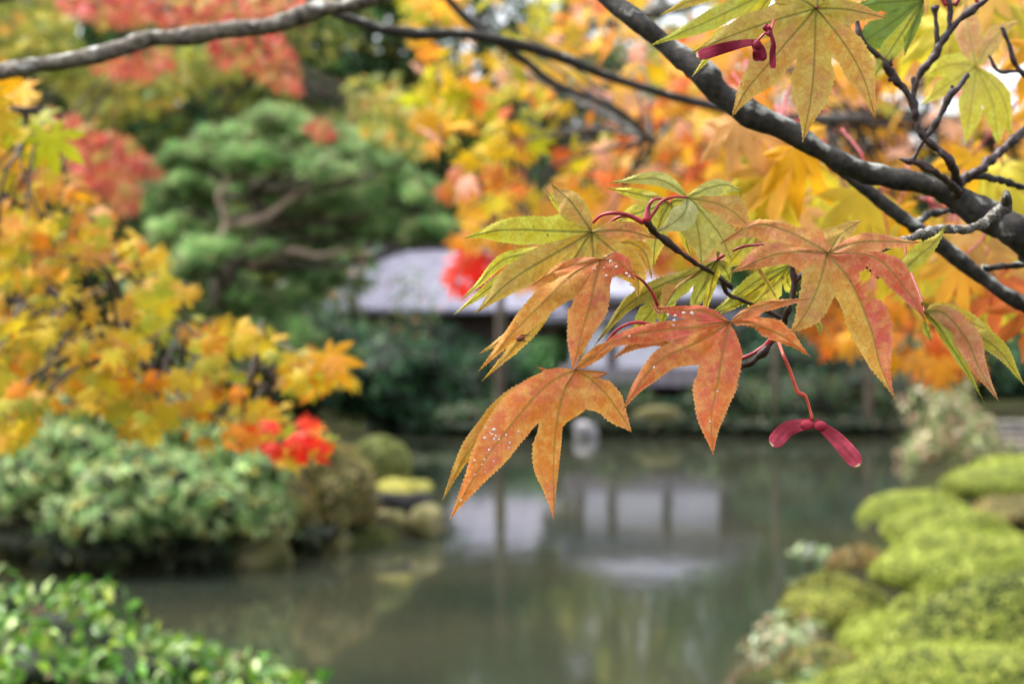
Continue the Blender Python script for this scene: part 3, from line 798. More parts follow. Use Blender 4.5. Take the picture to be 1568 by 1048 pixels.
# ------------------------------------------------------------------ trees
def far_tree(name, label, x, y, h, cr_, pal, n, seed, w=None, leaf=.28, group=None, tmpl=None, mat=None, cz0=0.3, trunk_r=.2, clumps=16, cat="tree", flatten=.55, lean=0):
    rs = np.random.default_rng(seed)
    gz = float(ground_h(x, y)); t = empty(name, (x, y, gz), label, cat, group)
    top = np.array([x + lean, y, gz + h * .93])
    tp = [np.array([x, y, gz - .2]), np.array([x + rs.normal(0, .2) + lean * .3, y + rs.normal(0, .2), gz + h * .35]), np.array([x + rs.normal(0, .25) + lean * .7, y, gz + h * .68]), top]
    V, Fc = tube_geo(tp, [trunk_r * 1.3, trunk_r, trunk_r * .6, .03], seg=10, lump=.06, seed=seed)
    mesh_obj("trunk", V, Fc, M_trunk, t)
    parts = []; g = Geo()
    cur = cr(np.array(tp), 40)
    for k in range(clumps):
        f = cz0 + (1 - cz0) * (k + rs.uniform(0, 1)) / clumps
        base = cur[int(min(f * .85, .99) * 39)]
        prof = math.sin(math.pi * min(max((f - cz0) / (1 - cz0) * .8 + .2, 0), 1)) ** .6
        a = k * 2.4 + rs.uniform(-.5, .5); rr = cr_ * prof * rs.uniform(.45, .95)
        c = np.array([base[0] + math.cos(a) * rr, base[1] + math.sin(a) * rr, gz + h * f + rs.normal(0, .1)])
        midp = (base + c) / 2 + np.array([0, 0, rs.uniform(-.2, .3)])
        g.tube([base, midp, c], [trunk_r * .4, trunk_r * .22, .02], seg=6)
        m = n // clumps; sz = cr_ * rs.uniform(.38, .6)
        dd = rand_dirs(m, rs); rad = rs.uniform(.35, 1, m) ** .5
        pos = c + dd * rad[:, None] * sz * np.array([1, 1, flatten]) * (1 + .25 * np.sin(dd[:, :1] * 7 + k))
        col = pick(pal, m, w, rs, .2) * rs.uniform(.75, 1.2)
        parts.append(cloud_geo(tmpl or OV, pos, dd + np.array([0, 0, .8]) + .4 * rand_dirs(m, rs), rand_dirs(m, rs) + np.array([0, 0, -.3]), leaf * rs.uniform(.6, 1.4, m), col))
    g.obj("limbs", M_trunk, t)
    cloud_obj("crown", parts, mat or M_far, t)
    return t

fg = [srgb(44, 82, 42), srgb(62, 104, 52), srgb(30, 58, 34), srgb(88, 126, 62)]
fy = [srgb(120, 138, 58), srgb(148, 152, 72), srgb(92, 116, 50), srgb(168, 158, 70)]
fr_ = [srgb(196, 74, 60), srgb(210, 96, 66), srgb(160, 60, 52), srgb(196, 130, 70)]
fo = [srgb(206, 128, 52), srgb(216, 156, 60), srgb(186, 96, 50), srgb(180, 150, 60)]
G_BT = "background trees beyond the pond"
bt = [  # px, d, height, crown r, palette, label
    (20, 46, 15, 3.4, fy, "yellow-green broadleaf tree far back at the left edge"),
    (130, 41, 14, 3.0, fg, "dark green tree behind the red maple at left"),
    (235, 52, 17, 3.6, fg, "tall dark evergreen second from the left in the background"),
    (330, 44, 13, 3.0, fy, "yellow-green tree rising behind the pine's left shoulder"),
    (400, 58, 19, 4.0, fg, "tallest dark evergreen behind the centre of the pine"),
    (480, 60, 17, 3.2, fg, "dark green tree directly above the pine top"),
    (555, 61, 15, 2.8, fy, "pale yellow-green tree right above the grey roof"),
    (640, 60, 17, 4.0, fg, "dark evergreen standing behind the long grey roof"),
    (720, 64, 16, 3.6, fg, "green tree behind the right half of the long roof"),
    (840, 60, 12, 3.0, fg, "dark green tree behind the gap between the two roofs"),
    (930, 60, 12.5, 4.0, fg, "dark green tree behind the pavilion's left corner"),
    (1030, 52, 10, 3.2, fy, "olive tree directly behind the pavilion roof"),
    (1140, 50, 7, 3.4, fg, "dark green tree to the right behind the pavilion"),
    (1240, 46, 6.5, 3.0, fg, "dark tree behind the two slender trunks"),
    (1330, 58, 7, 4.0, fo, "amber tree far behind the right slender trunk"),
    (1420, 46, 5.5, 3.0, fg, "dark green tree behind the cream shrub"),
    (1530, 62, 7, 4.0, fg, "green tree at the right edge behind the garden house"),
    (60, 62, 20, 4.2, fg, "tall dark evergreen behind the yellow-green tree at the left edge"),
    (180, 64, 21, 4.2, fg, "tall dark evergreen behind the gap left of the pine"),
    (290, 60, 20, 4.0, fg, "dark evergreen behind the pine's left side, farther off"),
    (380, 47, 14, 3.0, [srgb(150, 130, 66), *fg], "olive brown tree rising over the pine's middle"),
    (520, 66, 20, 4.2, fg, "far dark evergreen above the pine's right end"),
    (610, 62, 17, 2.6, fy, "light green tree standing clear above the long roof's middle"),
    (-120, 40, 14, 3.6, fg, "dark green tree beyond the left frame edge"),
]
for i, (px, d, h, r_, pal, lab) in enumerate(bt):
    far_tree("background_tree", lab, Xp(px, d), d, h, r_, pal, 2600, 100 + i, group=G_BT, leaf=.34, clumps=20, cz0=.12, trunk_r=.22)
# wooded slope behind everything
wr = np.random.default_rng(5); wp = []
for k in range(150):
    x = wr.uniform(-45, 12) if wr.uniform() < .75 else wr.uniform(12, 45); y = wr.uniform(66, 105); z = float(ground_h(x, y)); hh = wr.uniform(6, 13) * (1.0 if x < 3 else .45)
    m = 260; dd = rand_dirs(m, wr); c = np.array([x, y, z + hh * .5])
    pos = c + dd * np.array([3.2, 3.2, hh * .55]) * wr.uniform(.6, 1, (m, 1))
    pal = fg if wr.uniform() < .7 else (fy if wr.uniform() < .6 else fo)
    wp.append(cloud_geo(OV, pos + (np.array([0, 0, 3.0]) if x < -4 else 0), dd + np.array([0, 0, .8]), rand_dirs(m, wr), wr.uniform(.6, 1.3, m), pick(pal, m, None, wr, .2)))
tag(cloud_obj("wooded_slope", wp, M_far, None), "dense mixed woodland covering the slope behind the garden", "woodland", kind="stuff")

# the pine leaning over the water
def pine():
    d = 24.0; b = P(330, 640, d); x, y = b[0], d; gz = .25
    t = empty("pine_tree", (x, y, gz), "spreading green garden pine with bent grey limbs left of the long roof", "tree")
    tr = [P(300, 700, d), P(310, 560, d), P(345, 430, d), P(400, 345, d), P(380, 260, d), P(430, 200, d)]
    V, Fc = tube_geo(tr, [.16, .14, .12, .09, .06, .03], seg=10, lump=.08, seed=3); mesh_obj("trunk", V, Fc, M_trunk, t)
    rs = np.random.default_rng(77); parts = []
    pn = [srgb(124, 170, 98), srgb(160, 196, 124), srgb(86, 134, 78), srgb(194, 202, 154), srgb(186, 158, 126)]
    pads = [(470, 205, 90, 16), (380, 195, 70, 18), (560, 225, 60, 18), (300, 235, 60, 20), (440, 250, 90, 20), (540, 270, 90, 22), (620, 300, 50, 22),
            (330, 290, 80, 22), (420, 300, 60, 18), (500, 320, 90, 22), (590, 345, 80, 22), (640, 370, 40, 20), (300, 350, 70, 22), (390, 365, 80, 20), (465, 380, 70, 22),
            (330, 400, 70, 22), (430, 425, 90, 20), (300, 460, 70, 24), (390, 475, 90, 24), (360, 520, 80, 26), (440, 525, 60, 22), (600, 250, 40, 14), (260, 300, 40, 22), (270, 400, 40, 26), (350, 570, 80, 24), (430, 590, 70, 22), (290, 540, 70, 26), (480, 555, 50, 20), (250, 450, 50, 22), (520, 430, 36, 14)]
    g = Geo(); cur = cr(np.array(tr), 60)
    for k, (px, py, rx, rz) in enumerate(pads):
        dz = d + rs.uniform(-1.3, 1.6); c = P(px, py, dz)
        near = cur[np.argmin(np.abs(cur[:, 2] - (c[2] - .25)) + .3 * np.abs(cur[:, 0] - c[0]))]
        mid = near * .5 + c * .5 + np.array([0, 0, rs.uniform(-.25, .05)])
        g.tube([near, mid, c + np.array([0, 0, -.04])], [.075, .055, .018], seg=6, lump=.1, seed=k)
        for q in range(3):
            e = c + np.array([rs.uniform(-1, 1) * rx / F * d * .8, rs.uniform(-.5, .5), rs.uniform(-.05, .1)])
            g.tube([mid, (mid + e) / 2 + np.array([0, 0, -.08]), e], [.03, .02, .006], seg=5)
        for q in range(7):
            cc = c + np.array([rs.uniform(-1, 1) * rx / F * d, rs.uniform(-.6, .6), rs.uniform(-1, 1) * rz / F * d * .9 + .02])
            m = int(rx * rz * .045) + 16; dd = rand_dirs(m, rs)
            pos = cc + dd * np.array([rx / F * d * rs.uniform(.28, .55), .4, rz / F * d * rs.uniform(.5, 1.0)]) * rs.uniform(.1, 1.15, (m, 1)) ** .5
            parts.append(cloud_geo(tuft_template(6, .07, k), pos, dd * .3 + np.array([0, 0, 1.]), rand_dirs(m, rs) * np.array([1, 1, .3]), 0.16 * rs.uniform(.6, 1.3, m), pick(pn, m, [.28, .24, .24, .14, .10], rs, .25) * rs.uniform(.55, 1.25)))
    g.obj("limbs", M_trunk, t)
    cloud_obj("crown", parts, M_pine, t)
    g2 = Geo()
    for L in ([(300, 430, 6), (345, 345, 6), (335, 300, 5), (352, 270, 4), (340, 250, 3)], [(345, 345, 5), (400, 335, 6), (450, 300, 5), (480, 285, 3)], [(380, 410, 5), (440, 385, 6), (490, 392, 5), (530, 380, 3)]):
        g2.tube([P(a, b, 22.9) for a, b, r in L], [r / F * 23 for a, b, r in L], seg=7, lump=.1)
    g2.obj("bent_limbs", M_limb, t)
pine()

far_tree("airy_tree", "airy grey-green young tree veiling the left half of the long grey roof", Xp(575, 38), 38, 3.7, 1.35, [srgb(104, 140, 84), srgb(84, 120, 72), srgb(130, 156, 96), srgb(196, 120, 96)], 1100, 301, w=[.35, .3, .22, .13], leaf=.12, clumps=14, cz0=.3, trunk_r=.05, mat=M_green)
# slender trunks on the far bank
for px, lab, rr in ((1187, "thin grey young tree on the far bank right of the pavilion", 6), (1331, "thicker grey young tree on the far bank near the olive shrub", 8), (765, "dark slender tree standing in front of the long grey roof", 9)):
    d = 33.4
    b = P(px, 665, d); t = empty("young_tree", (b[0], d, .15), lab, "tree", "slender trees on the far bank")
    top = np.array([b[0] + .05, d, 4.6])
    V, Fc = tube_geo([np.array([b[0], d, .05]), np.array([b[0] + .03, d, 2.2]), top], [rr / F * d, rr / F * d * .8, .03], seg=8, lump=.06)
    mesh_obj("trunk", V, Fc, M_trunk, t)
    rs = np.random.default_rng(px); m = 500; dd = rand_dirs(m, rs)
    pos = top + np.array([0, 0, .3]) + dd * np.array([1.1, 1.1, .8]) * rs.uniform(.3, 1, (m, 1))
    cloud_obj("crown", [cloud_geo(maple_template(rs=1), pos, dd + np.array([0, -.5, 1]), rand_dirs(m, rs), .11 * rs.uniform(.7, 1.2, m), pick([srgb(222, 140, 50), srgb(220, 170, 60), srgb(206, 110, 60)] if px > 800 else fg, m, None, rs))], M_leaf, t)

# ------------------------------------------------------------------ maples out of focus
def in_poly(poly, x, y):
    return sdist(poly, np.asarray(x, float), np.asarray(y, float)) > 0

def spray(n, poly, dr, palf, rs, size=(.036, .05), face=.8, down=.7, dens=None, templates=4, grow=None):
    """leaves hung inside a region of the crown; returns geometry parts"""
    x0, y0 = np.min(poly, 0); x1, y1 = np.max(poly, 0)
    X, Y = [], []
    while len(X) < n:
        x, y = rs.uniform(x0, x1, 4 * n), rs.uniform(y0, y1, 4 * n)
        ok = in_poly(poly, x, y)
        if dens is not None: ok &= rs.uniform(0, 1, 4 * n) < dens(x, y)
        X += list(x[ok]); Y += list(y[ok])
    X, Y = np.array(X[:n]), np.array(Y[:n]); D = rs.uniform(dr[0], dr[1], n)
    pos = np.stack([(X - 784) / F * D, D, H - (Y - 524) / F * D], -1)
    nrm = rs.normal(0, .55, (n, 3)) + np.array([0, -face, .75])
    tip = rs.normal(0, .55, (n, 3)) + np.array([0, -.25, -down])
    sz = rs.uniform(size[0], size[1], n) * np.where(rs.uniform(size=n) < .15, .7, 1)
    col = palf(X, Y, rs)
    parts = []; which = rs.integers(0, templates, n)
    for k in range(templates):
        m = which == k
        if m.any(): parts.append(cloud_geo(maple_template(droop=.1 + .13 * k, fold=.1 + .08 * k, rs=k), pos[m], nrm[m], tip[m], sz[m], col[m]))
    return parts, pos

YEL, GOLD, AMB, ORG, YG, PINK, RED, TAN = srgb(226, 186, 30), srgb(232, 166, 28), srgb(226, 138, 30), srgb(222, 100, 36), srgb(176, 178, 34), srgb(232, 158, 128), srgb(222, 46, 28), srgb(196, 130, 60)

def twigs(g, pos, roots, n, rs, r0=.0022):
    """thin twigs from limb points out to leaf positions"""
    roots = np.asarray(roots)
    for i in rs.choice(len(pos), n, replace=False):
        p = pos[i]; q = roots[np.argmin(np.linalg.norm(roots - p, axis=1) + rs.uniform(0, .25, len(roots)))]
        mid = (p + q) / 2 + np.array([0, 0, .03]) + rs.normal(0, .015, 3)
        g.tube([q, mid, p], [r0 * 1.6, r0, r0 * .5], seg=5)

# --- golden maple, left
def golden_maple():
    base = np.array([-2.1, 2.6, .33])
    t = empty("golden_maple", base, "golden yellow maple reaching in from the left over the island shrubs", "tree", "maples overhanging the pond")
    V, Fc = tube_geo([base + [0, 0, -.1], base + [.05, -.05, .7], base + [.12, -.1, 1.3], base + [.1, -.15, 2.0], base + [.3, -.3, 2.6]], [.11, .09, .075, .05, .02], seg=14, lump=.06)
    mesh_obj("trunk", V, Fc, M_bark_grey, t)
    g = Geo(); roots = []
    limbs = [
        [(-1050 + 784 - 520, 300, 18, 2.35), (-260, 350, 13, 2.3), (0, 405, 9, 2.25), (60, 437, 8, 2.22), (120, 480, 7, 2.2), (200, 545, 5, 2.2), (300, 585, 4, 2.2), (420, 590, 2.5, 2.2)],
        [(-800, 520, 18, 2.5), (-200, 480, 9, 2.5), (0, 530, 6, 2.5), (150, 570, 5, 2.45), (280, 620, 3, 2.4), (400, 660, 2, 2.3)],
        [(-820, 150, 16, 2.45), (-250, 200, 10, 2.4), (0, 300, 6, 2.4), (120, 360, 4, 2.4), (260, 470, 3, 2.4), (330, 510, 2, 2.4)],
        [(-820, 60, 16, 2.2), (-200, 60, 8, 2.1), (0, 150, 4, 2.1), (70, 220, 2.5, 2.1)],
    ]
    for L in limbs:
        W = [P(a, b, d) for a, b, r, d in L]
        g.tube(W, [r / F * d for a, b, r, d in L], seg=8, lump=.08, step=.02)
        roots += list(cr(np.array(W), 40))
    poly = [(-60, 235), (60, 255), (150, 300), (200, 350), (255, 390), (285, 440), (330, 470), (430, 515), (470, 540), (520, 545), (545, 590), (500, 615), (475, 610), (490, 650), (500, 700), (420, 700), (300, 690), (220, 690), (150, 620), (60, 650), (0, 690), (-60, 700)]
    def pal(X, Y, r):
        n = len(X); c = pick([srgb(214, 188, 44), srgb(214, 168, 46), AMB, srgb(166, 172, 50), srgb(190, 140, 62)], n, [.38, .27, .05, .24, .06], r, .1)
        low = (Y > 500 + .25 * X) & (r.uniform(size=n) < .15); c[low] = pick([AMB, GOLD], low.sum(), None, r)
        pk = (Y < 420) & (X < 250) & (r.uniform(size=n) < .3); c[pk] = pick([srgb(228, 160, 84), TAN, GOLD], pk.sum(), None, r)
        rd = (Y > 640) & (X > 380) & (r.uniform(size=n) < .10); c[rd] = pick([RED, srgb(226, 64, 30)], rd.sum(), None, r)
        return c
    rs = np.random.default_rng(11)
    cx, cy = rs.uniform(-60, 560, 90), rs.uniform(230, 700, 90)
    dens = lambda x, y: np.exp(-np.min((x[:, None] - cx) ** 2 + 1.8 * (y[:, None] - cy) ** 2, axis=1) / (2 * 22 ** 2)) + .03
    parts, pos = spray(1250, poly, (1.95, 2.9), pal, rs, size=(.017, .030), dens=dens)
    twigs(g, pos, roots, 130, rs)
    poly2 = [(-60, 100), (20, 110), (60, 170), (95, 215), (60, 250), (-60, 250)]
    p2, pos2 = spray(34, poly2, (2.0, 2.5), lambda X, Y, r: pick([YG, YEL, GOLD], len(X), [.5, .3, .2], r), rs, size=(.035, .048))
    twigs(g, pos2, roots, 12, rs)
    # red spray at the lower tip and the lone leaf at the right end
    p3, pos3 = spray(26, [(392, 684), (440, 672), (446, 645), (485, 640), (506, 700), (470, 712), (440, 694), (395, 694)], (1.88, 2.0), lambda X, Y, r: pick([RED, srgb(232, 62, 30)], len(X), None, r), rs, size=(.013, .020))
    one = [cloud_geo(maple_template(droop=.2, rs=9), np.array([P(500, 545, 2.1), P(75, 205, 2.05), P(455, 560, 2.15)]), np.array([[0, -1, .5], [.1, -1, .3], [-.2, -1, .7]]), np.array([[.5, -.1, -.55], [.2, 0, -1], [.1, 0, -1.]]), np.array([.05, .055, .042]), np.array([GOLD, YG * 1.15, GOLD]))]
    g.obj("limbs", M_twig, t)
    cloud_obj("crown", parts + p2 + p3 + one, M_leaf, t)
    # long bare lichened branch crossing the top left
    px_tube("bare_branch", [(-700, 250, 22, 2.2), (-250, 170, 18, 1.8), (-10, 112, 13, 1.5), (60, 100, 12, 1.5), (100, 94, 13, 1.5), (180, 74, 13, 1.5), (230, 60, 12, 1.5), (290, 54, 15, 1.5), (350, 46, 12, 1.5), (430, 35, 12, 1.5), (480, 16, 14, 1.5), (540, 4, 12, 1.5), (610, -30, 12, 1.5), (700, -90, 10, 1.5)], M_bark_grey, t, seg=14, lump=.09, step=.008, seed=5)
golden_maple()

# --- red maple, left middle distance
def red_maple():
    base = np.array([-3.9, 9.5, .5])
    t = empty("red_maple", base, "coral red maple with layered sprays behind the bare upper left branch", "tree", "maples overhanging the pond")
    V, Fc = tube_geo([base + [0, 0, -.2], base + [.1, 0, 1.2], base + [.3, .1, 2.4], base + [.8, 0, 3.8]], [.13, .1, .07, .03], seg=12, lump=.06)
    mesh_obj("trunk", V, Fc, M_trunk, t)
    g = Geo(); rs = np.random.default_rng(21); roots = []
    for L in ([(-300, 250, 12, 9.4), (60, 190, 7, 9.2), (160, 230, 4, 9.1), (235, 260, 2, 9)], [(-260, 60, 12, 9.4), (150, -30, 8, 9), (330, 40, 5, 9), (460, 120, 2, 9)], [(-300, 330, 9, 9.4), (100, 260, 5, 9.3), (190, 320, 2, 9.2)]):
        W = [P(a, b, d) for a, b, r, d in L]; g.tube(W, [r / F * d for a, b, r, d in L], seg=7); roots += list(cr(np.array(W), 30))
    cor = lambda X, Y, r: pick([srgb(214, 104, 84), srgb(206, 78, 76), srgb(206, 138, 88), srgb(196, 78, 70), srgb(184, 162, 84)], len(X), [.30, .18, .24, .1, .18], r)
    parts = []
    for poly, n in (([(65, 165), (110, 170), (145, 205), (190, 210), (240, 260), (250, 270), (205, 265), (210, 320), (180, 325), (160, 290), (110, 270), (90, 230)], 330),
                    ([(190, 0), (500, -20), (520, 10), (420, 40), (450, 80), (470, 148), (430, 140), (380, 105), (330, 95), (320, 50), (250, 40)], 400),
                    ([(80, 0), (180, -20), (250, 20), (200, 40), (120, 30)], 120),
                    ([(150, 80), (230, 70), (280, 80), (220, 120), (150, 110)], 60),
                    ([(470, 190), (500, 185), (508, 208), (480, 212)], 24)):
        p, pos = spray(n, poly, (8.4, 9.8), cor, rs, size=(.05, .075), face=.5, down=.3)
        parts += p; twigs(g, pos, roots, max(n // 14, 2), rs, r0=.005)
    g.obj("limbs", M_trunk, t); cloud_obj("crown", parts, M_leaf, t)
red_maple()

# --- yellow-green maple behind it at the top left
def green_maple():
    base = np.array([-5.2, 13.5, .33])
    t = empty("green_maple", base, "yellow-green maple turning colour at the top left corner", "tree", "maples overhanging the pond")
    V, Fc = tube_geo([base + [0, 0, -.2], base + [.2, 0, 1.6], base + [.5, .1, 3], base + [1.4, 0, 4.8]], [.16, .13, .09, .03], seg=12, lump=.06)
    mesh_obj("trunk", V, Fc, M_trunk, t)
    g = Geo(); rs = np.random.default_rng(22); roots = []
    for L in ([(-250, 150, 12, 13.4), (60, 80, 7, 13), (230, 110, 4, 13)], [(-250, 60, 12, 13.4), (100, 0, 8, 13), (300, 60, 5, 13)], [(-200, 230, 9, 13.4), (80, 150, 5, 13), (190, 150, 2, 13)]):
        W = [P(a, b, d) for a, b, r, d in L]; g.tube(W, [r / F * d for a, b, r, d in L], seg=7); roots += list(cr(np.array(W), 30))
    cor = lambda X, Y, r: pick([srgb(166, 166, 66), srgb(126, 142, 54), srgb(196, 182, 84), srgb(98, 122, 50), srgb(206, 158, 74)], len(X), [.28, .26, .2, .14, .12], r)
    parts = []
    for poly, n in (([(-60, 0), (80, -20), (120, 40), (125, 90), (60, 95), (-60, 90)], 420), ([(60, 60), (250, 110), (280, 150), (240, 175), (120, 160), (60, 110)], 420),
                    ([(180, 90), (350, 60), (420, 90), (300, 130), (220, 125)], 260), ([(120, 160), (200, 150), (170, 200), (120, 190)], 110), ([(520, 130), (600, 110), (660, 200), (640, 240), (560, 210)], 190)):
        p, pos = spray(n, poly, (12, 14), cor, rs, size=(.07, .1), face=.5, down=.3)
        parts += p; twigs(g, pos, roots, max(n // 16, 2), rs, r0=.006)
    g.obj("limbs", M_trunk, t); cloud_obj("crown", parts, M_leaf, t)
green_maple()

# --- amber maple filling the upper middle and right
def amber_maple():
    base = np.array([3.6, 6.2, .33])
    t = empty("amber_maple", base, "amber and orange maple filling the top behind the focused branch", "tree", "maples overhanging the pond")
    V, Fc = tube_geo([base + [0, 0, -.2], base + [-.1, 0, 1.3], base + [-.4, -.1, 2.3], base + [-.9, -.3, 3.4], base + [-1.4, -.5, 4.2]], [.17, .14, .11, .06, .02], seg=14, lump=.06)
    mesh_obj("trunk", V, Fc, M_trunk, t)
    g = Geo(); rs = np.random.default_rng(23); roots = []
    limbs = [
        [(2100, 330, 30, 5.6), (1500, 200, 20, 5), (1250, 182, 8, 3.2), (1150, 172, 7, 2.4), (1080, 160, 8, 2.1), (1000, 138, 8, 2.0), (920, 113, 8, 1.9), (850, 84, 9, 1.9), (760, 60, 9, 1.85), (700, 50, 8, 1.85), (640, 52, 9, 1.8), (590, 45, 9, 1.8), (520, 22, 7, 1.8), (470, -5, 6, 1.8)],
        [(1000, 220, 4, 3.4), (950, 170, 5, 3.1), (850, 128, 6, 2.8), (800, 90, 7, 2.6), (750, 55, 7, 2.6), (700, 15, 7, 2.6), (660, -40, 7, 2.6)],
        [(2100, 250, 26, 5.9), (1500, 230, 14, 5.2), (1250, 250, 8, 5), (1080, 290, 4, 4.8), (900, 300, 2.5, 4.6), (760, 330, 2, 4.4)],
        [(1900, 60, 26, 5.9), (1400, 60, 14, 5.2), (1150, 120, 8, 5), (950, 190, 5, 4.8), (760, 230, 2.5, 4.6)],
        [(1900, -60, 20, 5.6), (1300, -40, 12, 5), (1000, 20, 8, 4.8), (800, 70, 5, 4.6), (680, 130, 2.5, 4.6)],
        [(2000, 420, 20, 5.6), (1600, 400, 12, 5), (1400, 420, 6, 5), (1280, 470, 3, 4.8)],
    ]
    for L in limbs:
        W = [P(a, b, d) for a, b, r, d in L]; g.tube(W, [r / F * d for a, b, r, d in L], seg=8, lump=.06, step=.04)
        roots += [q for q in cr(np.array(W), 60) if q[1] > 3.2]
    def pal(X, Y, r):
        n = len(X)
        c = pick([srgb(238, 184, 62), srgb(232, 152, 52), srgb(226, 112, 50), YEL, srgb(240, 184, 158), srgb(196, 188, 60), srgb(170, 84, 60)], n, [.28, .22, .12, .14, .13, .08, .03], r, .14)
        yg = (X < 900) & (Y < 260) & (r.uniform(size=n) < .7); c[yg] = pick([YG, YEL, srgb(196, 188, 70), GOLD], yg.sum(), [.4, .3, .15, .15], r)
        rt = (X > 1150) & (r.uniform(size=n) < .45); c[rt] = pick([YEL, GOLD, YG, PINK], rt.sum(), [.4, .3, .15, .15], r)
        return c
    # clustered density, so that patches of what is behind show through
    cx, cy = rs.uniform(600, 1600, 110), rs.uniform(-20, 560, 110)
    def dens(x, y):
        d2 = np.min((x[:, None] - cx) ** 2 + 1.6 * (y[:, None] - cy) ** 2, axis=1)
        return np.exp(-d2 / (2 * 34 ** 2)) + .04
    poly = [(600, -30), (640, 60), (632, 130), (640, 200), (690, 260), (680, 290), (720, 330), (700, 365), (750, 380), (760, 440), (800, 440), (900, 420), (1150, 400), (1250, 420), (1330, 450), (1600, 450), (1600, -30)]
    parts, pos = spray(2100, poly, (3.6, 5.6), pal, rs, size=(.042, .062), dens=dens, face=.6, down=.5)
    twigs(g, pos, roots, 260, rs, r0=.003)
    pal2 = lambda X, Y, r: pick([AMB, ORG, GOLD, srgb(232, 160, 50)], len(X), None, r)
    p2, pos2 = spray(70, [(1230, 480), (1300, 450), (1420, 470), (1500, 540), (1480, 580), (1380, 560), (1330, 530), (1260, 535)], (3.0, 4.2), pal2, rs, size=(.04, .055))
    twigs(g, pos2, roots, 20, rs)
    p4, pos4 = spray(34, [(680, 400), (700, 380), (745, 380), (762, 405), (745, 440), (700, 445), (682, 425)], (4.2, 4.8), lambda X, Y, r: pick([srgb(236, 52, 30), srgb(240, 84, 48), srgb(206, 40, 34)], len(X), None, r), rs, size=(.035, .05))
    twigs(g, pos4, roots, 14, rs)
    g.obj("limbs", M_bark, t)
    cloud_obj("crown", parts + p2, M_leaf, t)
    cloud_obj("red_spray", p4, M_leaf, t)
amber_maple()

# ------------------------------------------------------------------ the near maple in focus
T = None
S2, = (np.array([1.0]),)
PROF_S = np.array([0, .12, .28, .45, .62, .76, .88, 1.0]); PROF_V = np.array([.92, 1.0, .98, .82, .56, .32, .14, 0.0])
PRO0_S = np.array([0, .08, .2, .35, .5, .65, .78, .9, 1.0]); PRO0_V = np.array([0, .4, .8, 1.0, .96, .72, .42, .18, 0.0])

